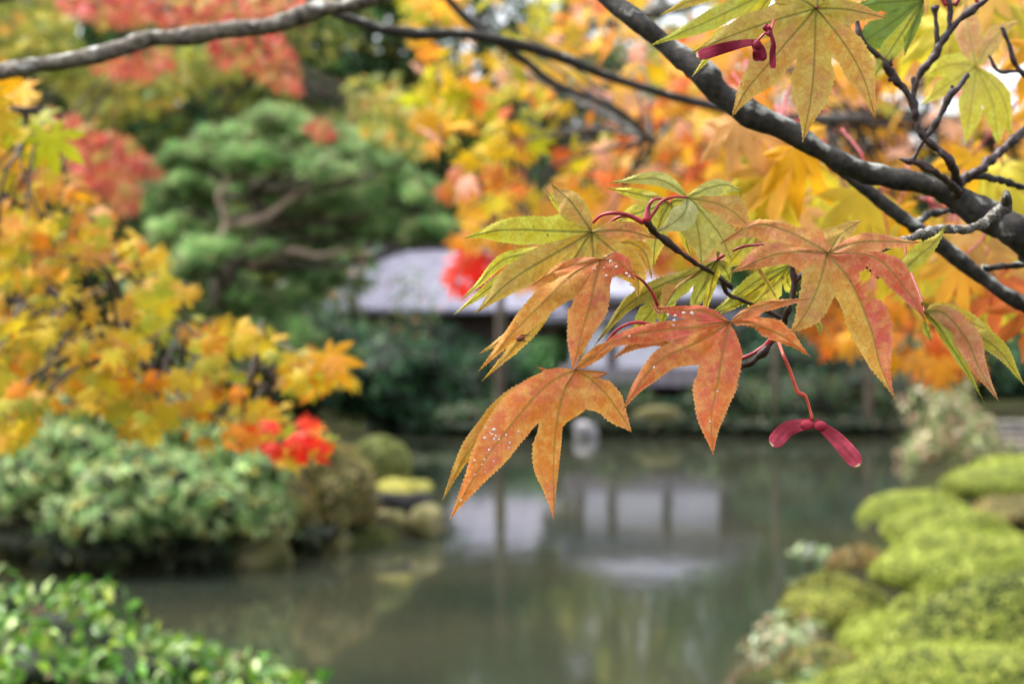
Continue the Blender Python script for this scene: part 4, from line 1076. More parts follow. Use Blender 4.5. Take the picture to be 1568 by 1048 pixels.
def build_leaf(center, d, lobes, cols, vein, parent, label=None, name="leaf", ts=.37, fold=.13, rows_px=2.2, teeth_px=6.5, seed=0, mat=None, bites=()):
    """center (px,py); lobes clockwise: (pts beyond centre [(px,py)...], hwA, hwB, depth at tip in m[, colour])
       A = clockwise side.  cols = (colour near the centre, colour towards the tips)"""
    r = np.random.default_rng(seed + 1000)
    C0 = np.array([center[0], center[1], 0.0])
    mids = []; info = []
    for lb in lobes:
        pts, hA, hB, dd = lb[:4]
        pp = [(*center, 0.0)]; L = len(pts)
        for k, q in enumerate(pts):
            f = (k + 1) / L
            pp.append((q[0], q[1], (q[2] if len(q) > 2 else dd * f ** 1.5)))
        pp = np.array(pp); plen = np.linalg.norm(np.diff(pp[:, :2], axis=0), axis=1).sum()
        # depth is scaled while interpolating so that chord length is set by the outline
        M = cr(pp * [1, 1, 1000 * 0 + 1], 121)
        mids.append(M); info.append(plen)
    n = len(lobes)
    def at(k, t):
        x = t * 120; i = int(min(x, 119)); f = x - i
        return mids[k][i] * (1 - f) + mids[k][i + 1] * f
    dirs = []
    for k in range(n):
        v = at(k, .25)[:2] - C0[:2]; dirs.append(math.atan2(v[1], v[0]))
    sinus = {}
    for k in range(n):
        j = (k + 1) % n
        gap = (dirs[j] - dirs[k]) % (2 * math.pi)
        if n > 1 and 0.05 < gap < math.radians(95):
            mn = min(info[k], info[j]); hh = (lobes[k][1] + lobes[j][2]) / 2 * .92; rr = .2 * mn
            for q in np.linspace(.2, .62, 43):
                rr = q * mn
                if np.linalg.norm(at(k, rr / info[k])[:2] - at(j, rr / info[j])[:2]) / 2 >= hh: break
            rr = max(rr, min(ts * (info[k] + info[j]) / 2, .6 * mn))
            tk, tj = rr / info[k], rr / info[j]
            S = (at(k, tk) + at(j, tj)) / 2
            Sx = C0[:2] + (S[:2] - C0[:2]) / math.cos(gap / 2) ** .6
            sinus[(k, 'A')] = (np.array([Sx[0], Sx[1], S[2]]), tk); sinus[(j, 'B')] = (np.array([Sx[0], Sx[1], S[2]]), tj)
    V, Fc, Cc, Ve, di, al, ed, tf = [], [], [], [], [], [], [], []
    cen, tipc = cols
    m2 = d / F
    for k in range(n):
        colk = lobes[k][4] if len(lobes[k]) > 4 else None
        L = info[k]; rows = int(max(L / rows_px, 16)); nt = max(int(L / teeth_px), 5)
        tt = np.linspace(0, 1, rows + 1)
        M = np.array([at(k, t) for t in tt])
        tg = np.gradient(M[:, :2], axis=0); tg /= np.linalg.norm(tg, axis=1)[:, None] + 1e-9
        for side in ('A', 'B'):
            hw = lobes[k][1] if side == 'A' else lobes[k][2]
            sg = 1 if side == 'A' else -1
            N = np.stack([-tg[:, 1], tg[:, 0]], -1) * sg
            B = np.zeros((rows + 1, 3)); sn = sinus.get((k, side))
            wob = r.uniform(-.5, .5, 8)
            for i, t in enumerate(tt):
                ph = (t * nt * (1.0)) % 1.0
                saw = (ph - .35) * (.075 * hw + .9) * min(1, (1 - t) * 5 + .35)
                saw *= .25 + 1.3 * ((math.sin(int(t * nt) * 12.9898) * 43758.5453) % 1.0)
                ww = 1 + .06 * math.sin(t * 9 + wob[0] * 9) + .03 * math.sin(t * 23 + wob[1] * 9)
                foldz = fold * (1 + .3 * math.sin(t * 5 + wob[2] * 6))
                if sn is not None:
                    S, ts_ = sn
                    if t <= ts_:
                        q = t / ts_
                        B[i] = C0 * (1 - q) + S * q
                        B[i, 2] += 0
                        continue
                    s = (t - ts_) / (1 - ts_)
                    w_ = max(hw, np.linalg.norm(S[:2] - at(k, ts_)[:2]) * .9 if False else hw) * np.interp(s, PROF_S, PROF_V) * ww + saw
                    o_prof = np.array([N[i, 0] * w_, N[i, 1] * w_, foldz * w_ * m2])
                    Ms = at(k, ts_); o_s = S - Ms
                    f = min(s / .16, 1); f = f * f * (3 - 2 * f)
                    B[i] = M[i] + o_s * (1 - f) * (1 - s) + o_prof * f
                else:
                    w_ = hw * np.interp(t, PRO0_S, PRO0_V) * ww + saw * min(t * 6, 1)
                    B[i] = M[i] + np.array([N[i, 0] * w_, N[i, 1] * w_, foldz * w_ * m2])
            for (bx_, by_, br_) in bites:
                for i in range(rows + 1):
                    q = math.hypot(B[i, 0] - bx_, B[i, 1] - by_)
                    if q < br_:
                        f = (1 - (q / br_) ** 2) * (.55 + .25 * math.sin(i * 1.9) + .15 * math.sin(i * 4.3))
                        B[i] = B[i] * (1 - f) + M[i] * f
            K = 4; b0 = len(V)
            for i in range(rows + 1):
                wpx = np.linalg.norm(B[i, :2] - M[i, :2])
                for c in range(K + 1):
                    f = c / K
                    q = M[i] * (1 - f) + B[i] * f
                    # quilted relief between midrib and margin
                    q = q.copy(); q[2] -= math.sin(math.pi * f) * wpx * m2 * .03
                    q[2] += .00045 * math.sin(tt[i] * 14 + k * 2 + f * 3)
                    V.append(P(q[0], q[1], d + q[2]))
                    t = tt[i]
                    g = min(max((t - .15) / .6, 0), 1)
                    base = cen * (1 - g) + tipc * g
                    ck = colk
                    if len(lobes[k]) > 5 and side == 'B': ck = lobes[k][5]
                    if ck is not None:
                        g2 = min(t * 3.5, 1); base = base * (1 - g2) + ck * g2
                    Cc.append(base); Ve.append(vein)
                    di.append(wpx * m2 * f); al.append(t * L * m2); ed.append(f); tf.append(t)
            for i in range(rows):
                for c in range(K):
                    a = b0 + i * (K + 1) + c
                    qd = (a, a + 1, a + K + 2, a + K + 1)
                    Fc.append(qd if side == 'A' else qd[::-1])
    o = mesh_obj(name, np.array(V), Fc, mat or M_hero, parent, col=np.array(Cc), attr=dict(dist=di, along=al, edge=ed, tfrac=tf))
    a = o.data.color_attributes.new("Vein", 'FLOAT_COLOR', 'POINT')
    c4 = np.ones((len(V), 4), dtype=np.float32); c4[:, :3] = np.array(Ve); a.data.foreach_set("color", c4.ravel())
    if label: o["label"] = label
    return o

oY = srgb(206, 188, 50); oYG = srgb(176, 172, 50); oOL = srgb(150, 144, 46); oOY = srgb(202, 154, 52); oO = srgb(210, 132, 58); oOR = srgb(208, 108, 54); oR = srgb(200, 76, 56); oPK = srgb(192, 112, 76); oPAL = srgb(176, 170, 84); oGR = srgb(112, 130, 46); oTAN = srgb(186, 134, 66)
vG = srgb(116, 118, 50); vDG = srgb(84, 92, 40); vOL = srgb(150, 118, 50); vY = srgb(150, 146, 72)

def near_maple():
    base = np.array([.95, 1.35, .33])
    t = empty("near_maple", base, "near maple with sharp orange and yellow leaves, dark branches and winged seeds at right", "tree", "maples overhanging the pond")
    V, Fc = tube_geo([base + [0, 0, -.15], base + [0, -.02, .6], base + [-.06, -.08, 1.2], base + [-.1, -.12, 1.5], base + [-.14, -.1, 2.0], base + [-.25, -.1, 2.5]], [.085, .07, .055, .045, .035, .01], seg=16, lump=.06, step=.03)
    mesh_obj("trunk", V, Fc, M_bark, t)
    br = lambda pts, mat=M_bark, lump=.08, seed=0, seg=12, step=.004, nm="branch": px_tube(nm, pts, mat, t, seg=seg, lump=lump, step=step, seed=seed)
    d = .95
    br([(860, -90, 10, .98), (925, -8, 14, .97), (985, 38, 17, .96), (1020, 68, 16, .96), (1075, 108, 21, d), (1100, 140, 18, d), (1142, 170, 19, d), (1220, 207, 18, d), (1298, 250, 17, d), (1351, 271, 20, d), (1407, 281, 17, d), (1453, 296, 20, d), (1484, 314, 20, d), (1530, 340, 26, d), (1575, 365, 30, d), (1700, 430, 36, 1.0), (2150, 560, 44, 1.12), (2560, 560, 60, 1.24)], seed=1)
    br([(1225, 212, 8, .99), (1290, 262, 9, 1.0), (1345, 305, 10, 1.0), (1400, 345, 11, 1.0), (1440, 376, 13, 1.0), (1500, 420, 12, 1.0), (1568, 466, 13, 1.0), (1750, 560, 20, 1.05), (2200, 680, 30, 1.15), (2500, 650, 36, 1.23)], seed=2)
    br([(1541, 298, 6, .86), (1540, 312, 10, .87), (1530, 325, 10, .87), (1503, 344, 7, .86), (1480, 352, 6, .85), (1450, 350, 6, .84), (1420, 357, 8, .83), (1400, 362, 6, .82), (1360, 378, 4.5, .80), (1325, 390, 4, .79), (1300, 398, 4, .785), (1270, 402, 3.5, .78), (1232, 412, 3.5, .775)], M_twig_lichen, seed=3, step=.0015, lump=.14)
    tw = lambda pts, seed=0, mat=M_twig, lump=.16: br(pts, mat, lump, seed, 10, .0014, "twig")
    e = .90
    tw([(1466, 295, 9, .93), (1466, 278, 7, .92), (1456, 249, 6, e), (1437, 228, 5, e), (1416, 212, 6.5, e), (1404, 187, 5.5, e), (1396, 156, 6.5, e), (1384, 136, 5, e), (1369, 118, 6.5, e), (1354, 96, 6.5, e), (1337, 78, 4.5, e), (1317, 59, 5.5, e), (1312, 31, 4, e), (1311, 25, 3, e)], 4)
    tw([(1397, 154, 5, e), (1404, 125, 5, e), (1414, 105, 6, e), (1429, 90, 5.5, e), (1440, 68, 5.5, e), (1450, 53, 6, e), (1466, 34, 4.5, e), (1485, 18, 5.5, e), (1509, -2, 4, e), (1530, -30, 4, e)], 5)
    tw([(1436, 74, 4.5, e), (1435, 56, 4, e), (1435, 40, 4.5, e), (1432, 22, 3.5, e), (1433, 11, 6, e), (1433, 8, 5, e)], 6)
    tw([(1452, 48, 4.5, e), (1454, 30, 4, e), (1455, 10, 5, e), (1450, -10, 4, e)], 7)
    tw([(1416, 212, 4.5, e), (1431, 190, 5, e), (1443, 170, 4.5, e), (1453, 152, 5.5, e), (1461, 141, 6, e), (1472, 128, 4, e), (1481, 115, 4.5, e), (1483, 112, 3, e)], 8)
    tw([(1461, 142, 4, e), (1458, 136, 4, e), (1458, 130, 2.5, e)], 9)
    tw([(1416, 212, 4.5, e), (1400, 240, 4.5, e), (1394, 247, 5.5, e), (1376, 243, 1.5, e)], 10)
    tw([(1390, 246, 5, e), (1410, 252, 6, e), (1438, 267, 5, e), (1466, 292, 7, .92)], 11)
    tw([(1369, 120, 4, e), (1360, 122, 3, e)], 12); tw([(1362, 100, 4, e), (1364, 82, 2, e)], 13); tw([(1400, 130, 3.5, e), (1398, 117, 2.5, e)], 14)
    tw([(1460, 284, 9, .94), (1480, 272, 7, .95), (1497, 261, 7, .95), (1531, 233, 6.5, .96), (1568, 199, 6, .97), (1640, 140, 6, 1.0)], 15)
    tw([(1490, 268, 5, .95), (1510, 271, 5.5, .95), (1537, 277, 5.5, .96), (1568, 286, 5.5, .97), (1680, 300, 6, 1.0)], 16, M_bark)
    tw([(1505, 413, 8, 1.0), (1525, 409, 5, 1.0), (1568, 405, 5, 1.0), (1660, 400, 5, 1.02)], 17, M_bark)
    tw([(1400, 350, 7, 1.0), (1420, 330, 6, 1.02), (1460, 322, 5, 1.03)], 18, M_bark)
    tw([(1600, 130, 4, .97), (1568, 112, 4, .97), (1555, 98, 4, .97), (1545, 70, 3.5, .97), (1536, 45, 3.5, .97), (1533, 41, 3, .97)], 19)
    tw([(1560, 108, 3, .97), (1530, 107, 3, .97), (1514, 84, 2.5, .97)], 20)
    # twig carrying the upper left leaves
    tw([(1120, 440, 3.5, .79), (1090, 418, 3.5, .775), (1064, 403, 4.2, .765), (1040, 385, 4.2, .762), (1022, 373, 5, .76), (1008, 360, 4, .757), (999, 352, 4.5, .755), (992, 343, 6.5, .752), (989, 337, 5, .75)], 21)
    # twigs by the big right-hand leaf
    tw([(1213, 404, 4.5, .79), (1214, 418, 4, .79), (1216, 430, 5, .79), (1213, 456, 4, .79), (1206, 476, 5.5, .79), (1200, 492, 6, .795), (1190, 515, 5, .80), (1178, 528, 5, .80), (1169, 540, 5.5, .80), (1150, 555, 5, .80), (1128, 563, 4.5, .80)], 22)
    tw([(1216, 430, 4, .79), (1226, 422, 4.5, .79), (1233, 410, 3, .79)], 23)
    tw([(1190, 512, 4.5, .80), (1168, 532, 3.6, .80), (1148, 545, 3.2, .80), (1130, 552, 2.6, .80)], 24, M_stalk)
    tw([(1260, 404, 3.5, .785), (1240, 412, 3.5, .788), (1216, 432, 4, .79)], 25)
    tw([(1120, 442, 3, .79), (1105, 430, 3, .785), (1118, 452, 3, .79), (1160, 470, 3, .80), (1200, 490, 3.5, .80)], 26)

    # ---------------- leaves, traced one by one
    def st(lf, pts, mat=M_stalk, r=(2.6, 2.0)):
        n = len(pts)
        return px_tube("leaf_stalk", [(a, b, r[0] * (1 - k / (n - 1)) + r[1] * k / (n - 1), dd) for k, (a, b, dd) in enumerate(pts)], mat, lf, seg=8, step=.0015)
    # L9 yellow-green, behind
    L9 = build_leaf((1025, 309), .775, [([(981, 298), (928, 287)], 9, 9, .005), ([(1080, 300), (1100, 290)], 8, 8, .01), ([(1047, 352), (1052, 375), (1060, 398)], 9, 6, .004), ([(1012, 338), (1003, 372), (1001, 412)], 17, 16, .0), ([(988, 322), (960, 332), (934, 348)], 14, 13, .002)], (oYG, oY), vDG, t, seed=1, label="yellow-green leaf behind the twig tip")
    # L8 pale leaf
    L8 = build_leaf((1053, 302), .762, [([(1033, 287), (1000, 273), (932, 280)], 11, 10, .004, oPAL), ([(1087, 287), (1112, 283), (1136, 292)], 13, 10, .006, oPAL), ([(1098, 312), (1125, 326), (1150, 350)], 22, 24, .004, oTAN), ([(1086, 338), (1106, 366), (1120, 398)], 25, 24, .001), ([(1066, 340), (1072, 372), (1074, 406)], 26, 24, -.002), ], (oPAL, srgb(184, 164, 76)), vG, t, seed=2, ts=.6, label="pale olive leaf with broad lobes above the twig")
    L8b = build_leaf((1052, 303), .755, [([(1051, 320), (1036, 338), (1005, 355)], 17, 20, -.004)], (srgb(180, 178, 120), srgb(170, 160, 96)), vG, L8, name="folded_lobe", seed=3)
    st(L8, [(1052, 302, .76), (1030, 302, .752), (1012, 309, .75), (1004, 322, .75), (992, 338, .75)], r=(2, 2.8))
    # L6 olive leaf, centre right
    L6 = build_leaf((1098, 398), .775, [([(1060, 420), (1005, 440), (958, 470), (909, 531)], 12, 13, .004, srgb(150, 134, 46)), ([(1104, 372), (1118, 350), (1133, 322), (1134, 292)], 7, 8, -.006, srgb(196, 126, 44)), ([(1112, 415), (1119, 434)], 8, 9, .003), ([(1091, 430), (1085, 456), (1080, 481)], 8, 7, .002, oY), ([(1080, 432), (1068, 455), (1058, 480)], 11, 10, .002), ([(1062, 424), (1038, 440), (1012, 481)], 20, 17, -.002, srgb(184, 128, 60), oYG)], (oOL, oYG), vDG, t, seed=4, ts=.37, label="olive leaf with one orange lobe behind the drop-covered leaves")
    st(L6, [(1099, 397, .775), (1118, 386, .77), (1141, 377, .768), (1176, 374, .78)])
    # L7 yellow-green behind
    L7 = build_leaf((1212, 405), .80, [([(1178, 418), (1146, 440), (1090, 480)], 13, 15, .0), ([(1205, 430), (1222, 452)], 10, 12, .004, oY), ([(1186, 436), (1165, 455), (1143, 476)], 20, 18, .004, oY), ([(1160, 442), (1128, 462), (1100, 485)], 11, 12, .002, srgb(178, 160, 36))], (oYG, oYG), vDG, t, seed=5, label="yellow-green freckled leaf under the big salmon leaf")
    L7b = build_leaf((1156, 402), .772, [([(1172, 428), (1190, 458)], 4, 4, 0)], (oTAN, oY), vG, L7, name="narrow_lobe", seed=6)
    L6c = build_leaf((1010, 440), .778, [([(1002, 470), (985, 492), (964, 513)], 17, 14, .0), ([(985, 448), (955, 470), (940, 500)], 9, 9, .003), ([(1020, 465), (1012, 500)], 14, 14, .002)], (oOL, oYG), vDG, t, seed=44, label="plain olive leaf tucked between the two orange leaves")
    # L9b yellow behind between
    L9b = build_leaf((1160, 352), .79, [([(1165, 380), (1162, 416)], 17, 16, .003, oTAN), ([(1138, 378), (1110, 412)], 20, 18, .003), ([(1130, 352), (1096, 368)], 16, 16, .003, oTAN)], (oYG, oY), vG, t, seed=7)
    # L1b behind L1: two long yellow lobes
    L1b = build_leaf((872, 372), .768, [([(830, 384), (770, 398), (735, 432), (704, 462)], 9, 10, .006), ([(868, 330), (848, 306), (836, 288)], 9, 10, .004), ([(840, 400), (775, 425), (735, 452), (694, 483)], 12, 11, .004), ], (oYG, oY), vG, t, seed=8, label="yellow leaf mostly hidden behind the orange-tinged one")
    # L1
    L1 = build_leaf((906, 355), .752, [([(856, 354), (772, 352), (710, 364)], 21, 22, -.004, srgb(190, 176, 42)), ([(878, 314), (860, 296), (842, 280)], 18, 17, .004, srgb(186, 142, 56)), ([(955, 353), (1009, 366)], 12, 15, .004, srgb(200, 132, 56)), ([(948, 392), (975, 425), (978, 460)], 24, 24, .006, srgb(190, 142, 50)), ([(908, 395), (905, 440)], 20, 20, .006), ([(870, 408), (835, 450)], 18, 18, .004), ([(850, 388), (785, 428), (727, 482)], 24, 24, -.008, srgb(178, 138, 50))], (srgb(170, 140, 48), srgb(186, 144, 50)), vDG, t, seed=9, ts=.40, label="yellow leaf flushed orange, leftmost of the upper cluster")
    st(L1, [(908, 341, .75), (920, 330, .748), (940, 326, .746), (963, 330, .748), (985, 341, .75)], r=(2.2, 4))
    # L1c curling lobe
    L1c = build_leaf((940, 372), .762, [([(965, 372), (988, 388), (998, 428)], 7, 12, 0)], (oOY, oOY), vG, L1, name="curled_lobe", seed=10)
    st(L1c, [(927, 347, .757), (936, 339, .755), (952, 331, .753), (972, 333, .752), (986, 341, .75)], r=(1.8, 3.4))
    # L2 orange with drops
    L2 = build_leaf((921, 396), .742, [([(885, 415), (840, 455), (786, 510), (732, 570)], 19, 20, -.010, srgb(208, 134, 52)), ([(880, 405), (845, 418), (812, 438)], 9, 10, .003), ([(950, 404), (973, 429)], 11, 15, .003, srgb(206, 96, 72)), ([(914, 425), (901, 475), (876, 568)], 30, 27, -.008, srgb(206, 118, 54))], (srgb(202, 98, 66), oO), vOL, t, seed=11, ts=.36, fold=.18, label="orange leaf with dew drops, overlapping the yellow one")
    L2b = build_leaf((845, 445), .752, [([(818, 480), (780, 512), (733, 543)], 9, 9, -.002), ([(835, 480), (790, 530), (737, 585)], 9, 10, .0)], (oOY, oOY), vOL, L2, name="hidden_lobe", seed=12)
    L2c = build_leaf((919, 398), .738, [([(935, 389), (945, 383)], 2.5, 2.5, -.004)], (srgb(206, 150, 120), srgb(210, 160, 130)), vOL, L2, name="curled_lobe", seed=13)
    L2d = build_leaf((903, 480), .75, [([(893, 515), (891, 552)], 7, 8, 0)], (oOY, oY), vOL, L2, name="hidden_lobe", seed=14)
    st(L2, [(971, 421, .742), (985, 431, .744), (997, 446, .747), (1005, 462, .75), (1010, 476, .752)], r=(1.9, 2.9))
    # L3 the large centre leaf
    L3 = build_leaf((1117, 493), .742, [([(1068, 525), (1018, 548), (978, 590), (953, 629)], 17, 22, -.008, srgb(210, 114, 48)), ([(1070, 500), (1000, 508), (942, 522), (898, 556)], 14, 17, -.004, srgb(208, 100, 54)), ([(1080, 478), (1040, 474), (1003, 470)], 8, 12, .0, srgb(206, 86, 62)), ([(1109, 532), (1096, 600), (1089, 650), (1092, 698)], 33, 32, -.010, srgb(212, 108, 52))], (srgb(204, 88, 56), oOR), vOL, t, seed=15, ts=.40, fold=.16, label="largest orange-red leaf, centre of the sharp group")
    L3b = build_leaf((1117, 494), .745, [([(1158, 497), (1200, 517), (1242, 547)], 13, 19, -.003, srgb(212, 108, 52)), ([(1140, 478), (1180, 464), (1243, 457)], 12, 5, .004, srgb(204, 118, 68))], (srgb(206, 92, 58), oOR), vOL, L3, name="right_lobes", seed=16, ts=.3, bites=[(1150, 512, 16), (1136, 505, 10)])
    L3c = build_leaf((1035, 530), .746, [([(1000, 520), (965, 532), (936, 552)], 9, 10, 0)], (srgb(196, 112, 50), srgb(198, 118, 50)), vOL, L3, name="folded_lobe", seed=17)
    L3d = build_leaf((1020, 478), .738, [([(1008, 478), (999, 466), (997, 455)], 3, 3, -.003)], (srgb(210, 140, 110), srgb(206, 120, 90)), vOL, L3, name="curled_lobe", seed=18)
    st(L3, [(930, 523, .75), (942, 508, .747), (960, 497, .745), (980, 494, .747), (1003, 500, .75)], r=(2.2, 3))
    # L4 lower left
    L4 = build_leaf((882, 566), .74, [([(838, 590), (780, 655), (732, 722), (689, 796)], 34, 32, -.012, srgb(212, 118, 46)), ([(929, 572), (905, 580)], 1, 1, 0), ([(908, 584), (936, 614), (968, 663)], 27, 19, .0, srgb(212, 130, 52)), ([(864, 598), (851, 660), (848, 725), (848, 797)], 33, 10, -.010, srgb(210, 126, 44))], (srgb(202, 112, 56), srgb(212, 126, 46)), vOL, t, seed=19, ts=.37, fold=.13, label="lowest orange leaf with white water drops, hanging over the pond")
    L4b = build_leaf((880, 567), .75, [([(830, 590), (775, 628), (716, 695), (677, 768)], 22, 14, .002, srgb(184, 124, 36))], (srgb(184, 124, 40), srgb(172, 128, 36)), vG, L4, name="hidden_lobe", seed=20)
    L4c = build_leaf((849, 574), .752, [([(838, 570), (821, 561)], 3, 3, 0)], (oOR, oR), vOL, L4, name="curled_lobe", seed=21)
    L4d = build_leaf((880, 566), .744, [([(905, 548), (935, 528), (960, 514)], 10, 10, .004)], (srgb(200, 112, 46), srgb(206, 128, 46)), vOL, L4, name="upper_lobe", seed=22)
    # L5 right salmon leaf
    L5 = build_leaf((1267, 387), .755, [([(1195, 388), (1121, 417)], 21, 17, -.002, srgb(204, 124, 72)), ([(1215, 358), (1158, 344), (1103, 372)], 11, 24, .006, srgb(206, 134, 68)), ([(1290, 357), (1320, 337)], 10, 11, .012, srgb(186, 142, 62)), ([(1325, 370), (1412, 371)], 12, 13, .004, srgb(200, 122, 70)), ([(1336, 392), (1385, 440), (1418, 492)], 20, 22, -.002, srgb(200, 92, 62)), ([(1304, 434), (1334, 505), (1348, 560), (1371, 613)], 33, 33, -.012, srgb(204, 144, 54), srgb(204, 92, 56)), ([(1254, 436), (1234, 480), (1209, 512)], 24, 28, -.002, srgb(192, 138, 66))], (srgb(196, 116, 76), srgb(204, 118, 62)), vG, t, seed=23, ts=.37, bites=[(1338, 445, 20), (1322, 428, 12)], label="wide salmon leaf with seven lobes and a torn edge")
    L5b = build_leaf((1372, 428), .77, [([(1400, 398), (1432, 370), (1450, 344)], 12, 15, .0)], (oYG, srgb(178, 158, 44)), vG, L5, name="hidden_lobe", seed=24)
    L5c = build_leaf((1246, 492), .76, [([(1256, 500), (1254, 515)], 5, 4, 0)], (oY, oYG), vG, L5, name="curled_lobe", seed=25)
    st(L5, [(1267, 388, .757), (1300, 396, .765), (1325, 408, .765), (1345, 425, .772)], r=(2, 2.4))
    # L15 folded leaf, far right
    L15 = build_leaf((1416, 478), .77, [([(1440, 506), (1475, 560), (1508, 618)], 6, 7, -.003, oYG), ([(1440, 475), (1500, 500), (1533, 524)], 16, 14, .01, srgb(184, 156, 44)), ([(1450, 495), (1520, 528), (1570, 592)], 15, 16, .006, srgb(178, 158, 38)), ([(1445, 480), (1480, 520), (1500, 565), (1530, 616)], 18, 20, -.006, srgb(196, 124, 82))], (srgb(150, 132, 50), srgb(196, 140, 60)), vG, t, seed=26, ts=.3, label="folded pink and yellow leaf at the right edge")
    L15b = build_leaf((1410, 462), .776, [([(1430, 485), (1448, 507)], 10, 10, 0)], (srgb(120, 104, 34), srgb(110, 92, 30)), vG, L15, name="folded_lobe", seed=27)
    st(L15, [(1416, 478, .772), (1408, 450, .785), (1392, 410, .80), (1385, 375, .82)], r=(1.6, 2))
    L15c = build_leaf((1416, 492), .768, [([(1420, 508), (1428, 524)], 6, 4, 0)], (oYG, oYG), vG, L15, name="curled_lobe", seed=28)
    # L10 top leaf
    L10 = build_leaf((1249, 12), .82, [([(1167, 37), (1110, 58), (1057, 81)], 22, 20, -.004, srgb(178, 146, 56)), ([(1200, -20), (1150, -50)], 16, 18, .006), ([(1260, -30), (1265, -70)], 16, 18, .006), ([(1298, 14), (1362, 28)], 13, 13, .004), ([(1290, 62), (1322, 118), (1341, 183)], 23, 25, -.004, srgb(198, 142, 54)), ([(1247, 93), (1241, 155), (1229, 218)], 31, 31, -.006, srgb(188, 142, 54)), ([(1188, 84), (1143, 138), (1121, 178)], 26, 29, -.004, srgb(188, 138, 60))], (srgb(166, 146, 52), srgb(188, 140, 54)), vDG, t, seed=29, ts=.40, label="large ochre leaf hanging at the top, seven lobes spread")
    st(L10, [(1249, 12, .82), (1270, -10, .83), (1330, -40, .85), (1420, -60, .9)])
    L11 = build_leaf((1190, -20), .84, [([(1134, 8), (1070, 38), (994, 70)], 14, 15, -.002, oYG), ([(1120, -20), (1060, 0), (1008, 24)], 13, 12, .0, srgb(176, 150, 50)), ([(1150, 30), (1100, 60), (1082, 90), (1058, 119)], 12, 11, .002, oY)], (oYG, oY), vG, t, seed=30, label="yellow leaf whose long lobes enter the top edge")
    L12 = build_leaf((1415, -2), .90, [([(1360, 38), (1300, 78)], 22, 22, 0, oGR), ([(1344, 4), (1296, 14)], 14, 14, 0, oGR), ([(1397, 46), (1385, 86)], 8, 8, 0, oGR), ([(1380, 52), (1336, 120)], 16, 15, -.002, oYG)], (oGR, oYG), vDG, t, seed=31, label="green-tinged leaf right of the ochre top leaf")
    L13 = build_leaf((1495, 101), 1.02, [([(1455, 98), (1412, 118)], 15, 15, 0), ([(1484, 50), (1478, 0)], 22, 22, .01, srgb(202, 146, 84)), ([(1520, 60), (1560, 30)], 15, 15, .01, srgb(198, 150, 80)), ([(1534, 146), (1550, 213)], 11, 12, 0), ([(1520, 160), (1529, 226)], 15, 15, -.003), ([(1488, 156), (1478, 222)], 19, 19, -.004), ([(1450, 130), (1408, 162)], 13, 13, 0)], (srgb(196, 182, 64), oY), vY, t, seed=32, label="soft yellow leaf hanging behind the upright twigs")
    # small drops of water on the leaves, bodies whitened in place of reflected sky
    m_, n_, l_ = new_mat("water_drop")
    pb = n_.new("ShaderNodeBsdfPrincipled"); pb.inputs["Base Color"].default_value = (.95, .95, .95, 1); pb.inputs["Roughness"].default_value = .08
    pb.inputs["Transmission Weight"].default_value = .5; pb.inputs["IOR"].default_value = 1.33; pb.inputs["Specular IOR Level"].default_value = .9
    o_ = n_.new("ShaderNodeOutputMaterial"); l_.new(pb.outputs[0], o_.inputs[0])
    def drops(lf, pts, dd):
        rs = np.random.default_rng(int(pts[0][0]))
        for (a, b, r) in pts:
            V, Fc = ellipsoid(P(a, b, dd), (r / F * dd * rs.uniform(.9, 1.5), r / F * dd * .7, r / F * dd), nu=10, nv=7, lump=.2, seed=int(a))
            mesh_obj("water_drop", V, Fc, m_, lf)
    def K(u, v): return (660 + .2806 * u, 520 + .2806 * v)
    drops(L4, [(*K(u, v), r) for u, v, r in [(295, 540, 1.8), (345, 495, 2.2), (335, 520, 1.4), (355, 530, 1.6), (345, 545, 1.8), (322, 512, 1.2), (372, 548, 1.3), (410, 522, 1.3), (478, 506, 1.5), (430, 566, 1.3), (426, 593, 1.2), (318, 606, 1.8), (237, 663, 1.4), (294, 658, 1), (343, 668, 1.1), (278, 685, 1), (240, 740, 1.3), (297, 484, 1.2), (323, 442, 1.1), (165, 880, 1.1), (297, 725, 1)]], .7235)
    K2 = lambda u, v: (660 + .2806 * u, 250 + .2806 * v)
    drops(L2, [(*K2(u, v), r) for u, v, r in [(980, 536, 2.2), (1012, 566, 1.7), (958, 613, 1.5), (897, 577, 1.1), (884, 577, 1), (943, 569, 1), (855, 612, .9), (1068, 603, 2.0), (1083, 619, 2.1), (1090, 662, 2.0), (740, 637, .9)]], .7335)
    K3 = lambda u, v: (860 + .2551 * u, 400 + .2551 * v)
    drops(L3, [(*K3(u, v), r) for u, v, r in [(640, 324, 1.6), (683, 327, 1.6), (733, 311, 2.1), (782, 312, 2.1), (675, 357, 1.8), (672, 388, 1.5), (555, 640, 2.0), (935, 784, 1.4), (892, 966, 1.5), (407, 452, 1.4)]], .7315)
    # winged seeds
    def wing_mat():
        m, n, l = new_mat("winged_seed")
        at = n.new("ShaderNodeAttribute"); at.attribute_name = "Col"
        tc = n.new("ShaderNodeTexCoord"); nz = n.new("ShaderNodeTexNoise"); nz.inputs["Scale"].default_value = 300; nz.inputs["Detail"].default_value = 5
        l.new(tc.outputs["Object"], nz.inputs["Vector"])
        mr = n.new("ShaderNodeMapRange"); l.new(nz.outputs[0], mr.inputs[0]); mr.inputs[1].default_value = .3; mr.inputs[2].default_value = .7; mr.inputs[3].default_value = .75; mr.inputs[4].default_value = 1.2
        mu = n.new("ShaderNodeVectorMath"); mu.operation = 'SCALE'; l.new(at.outputs["Color"], mu.inputs[0]); l.new(mr.outputs[0], mu.inputs["Scale"])
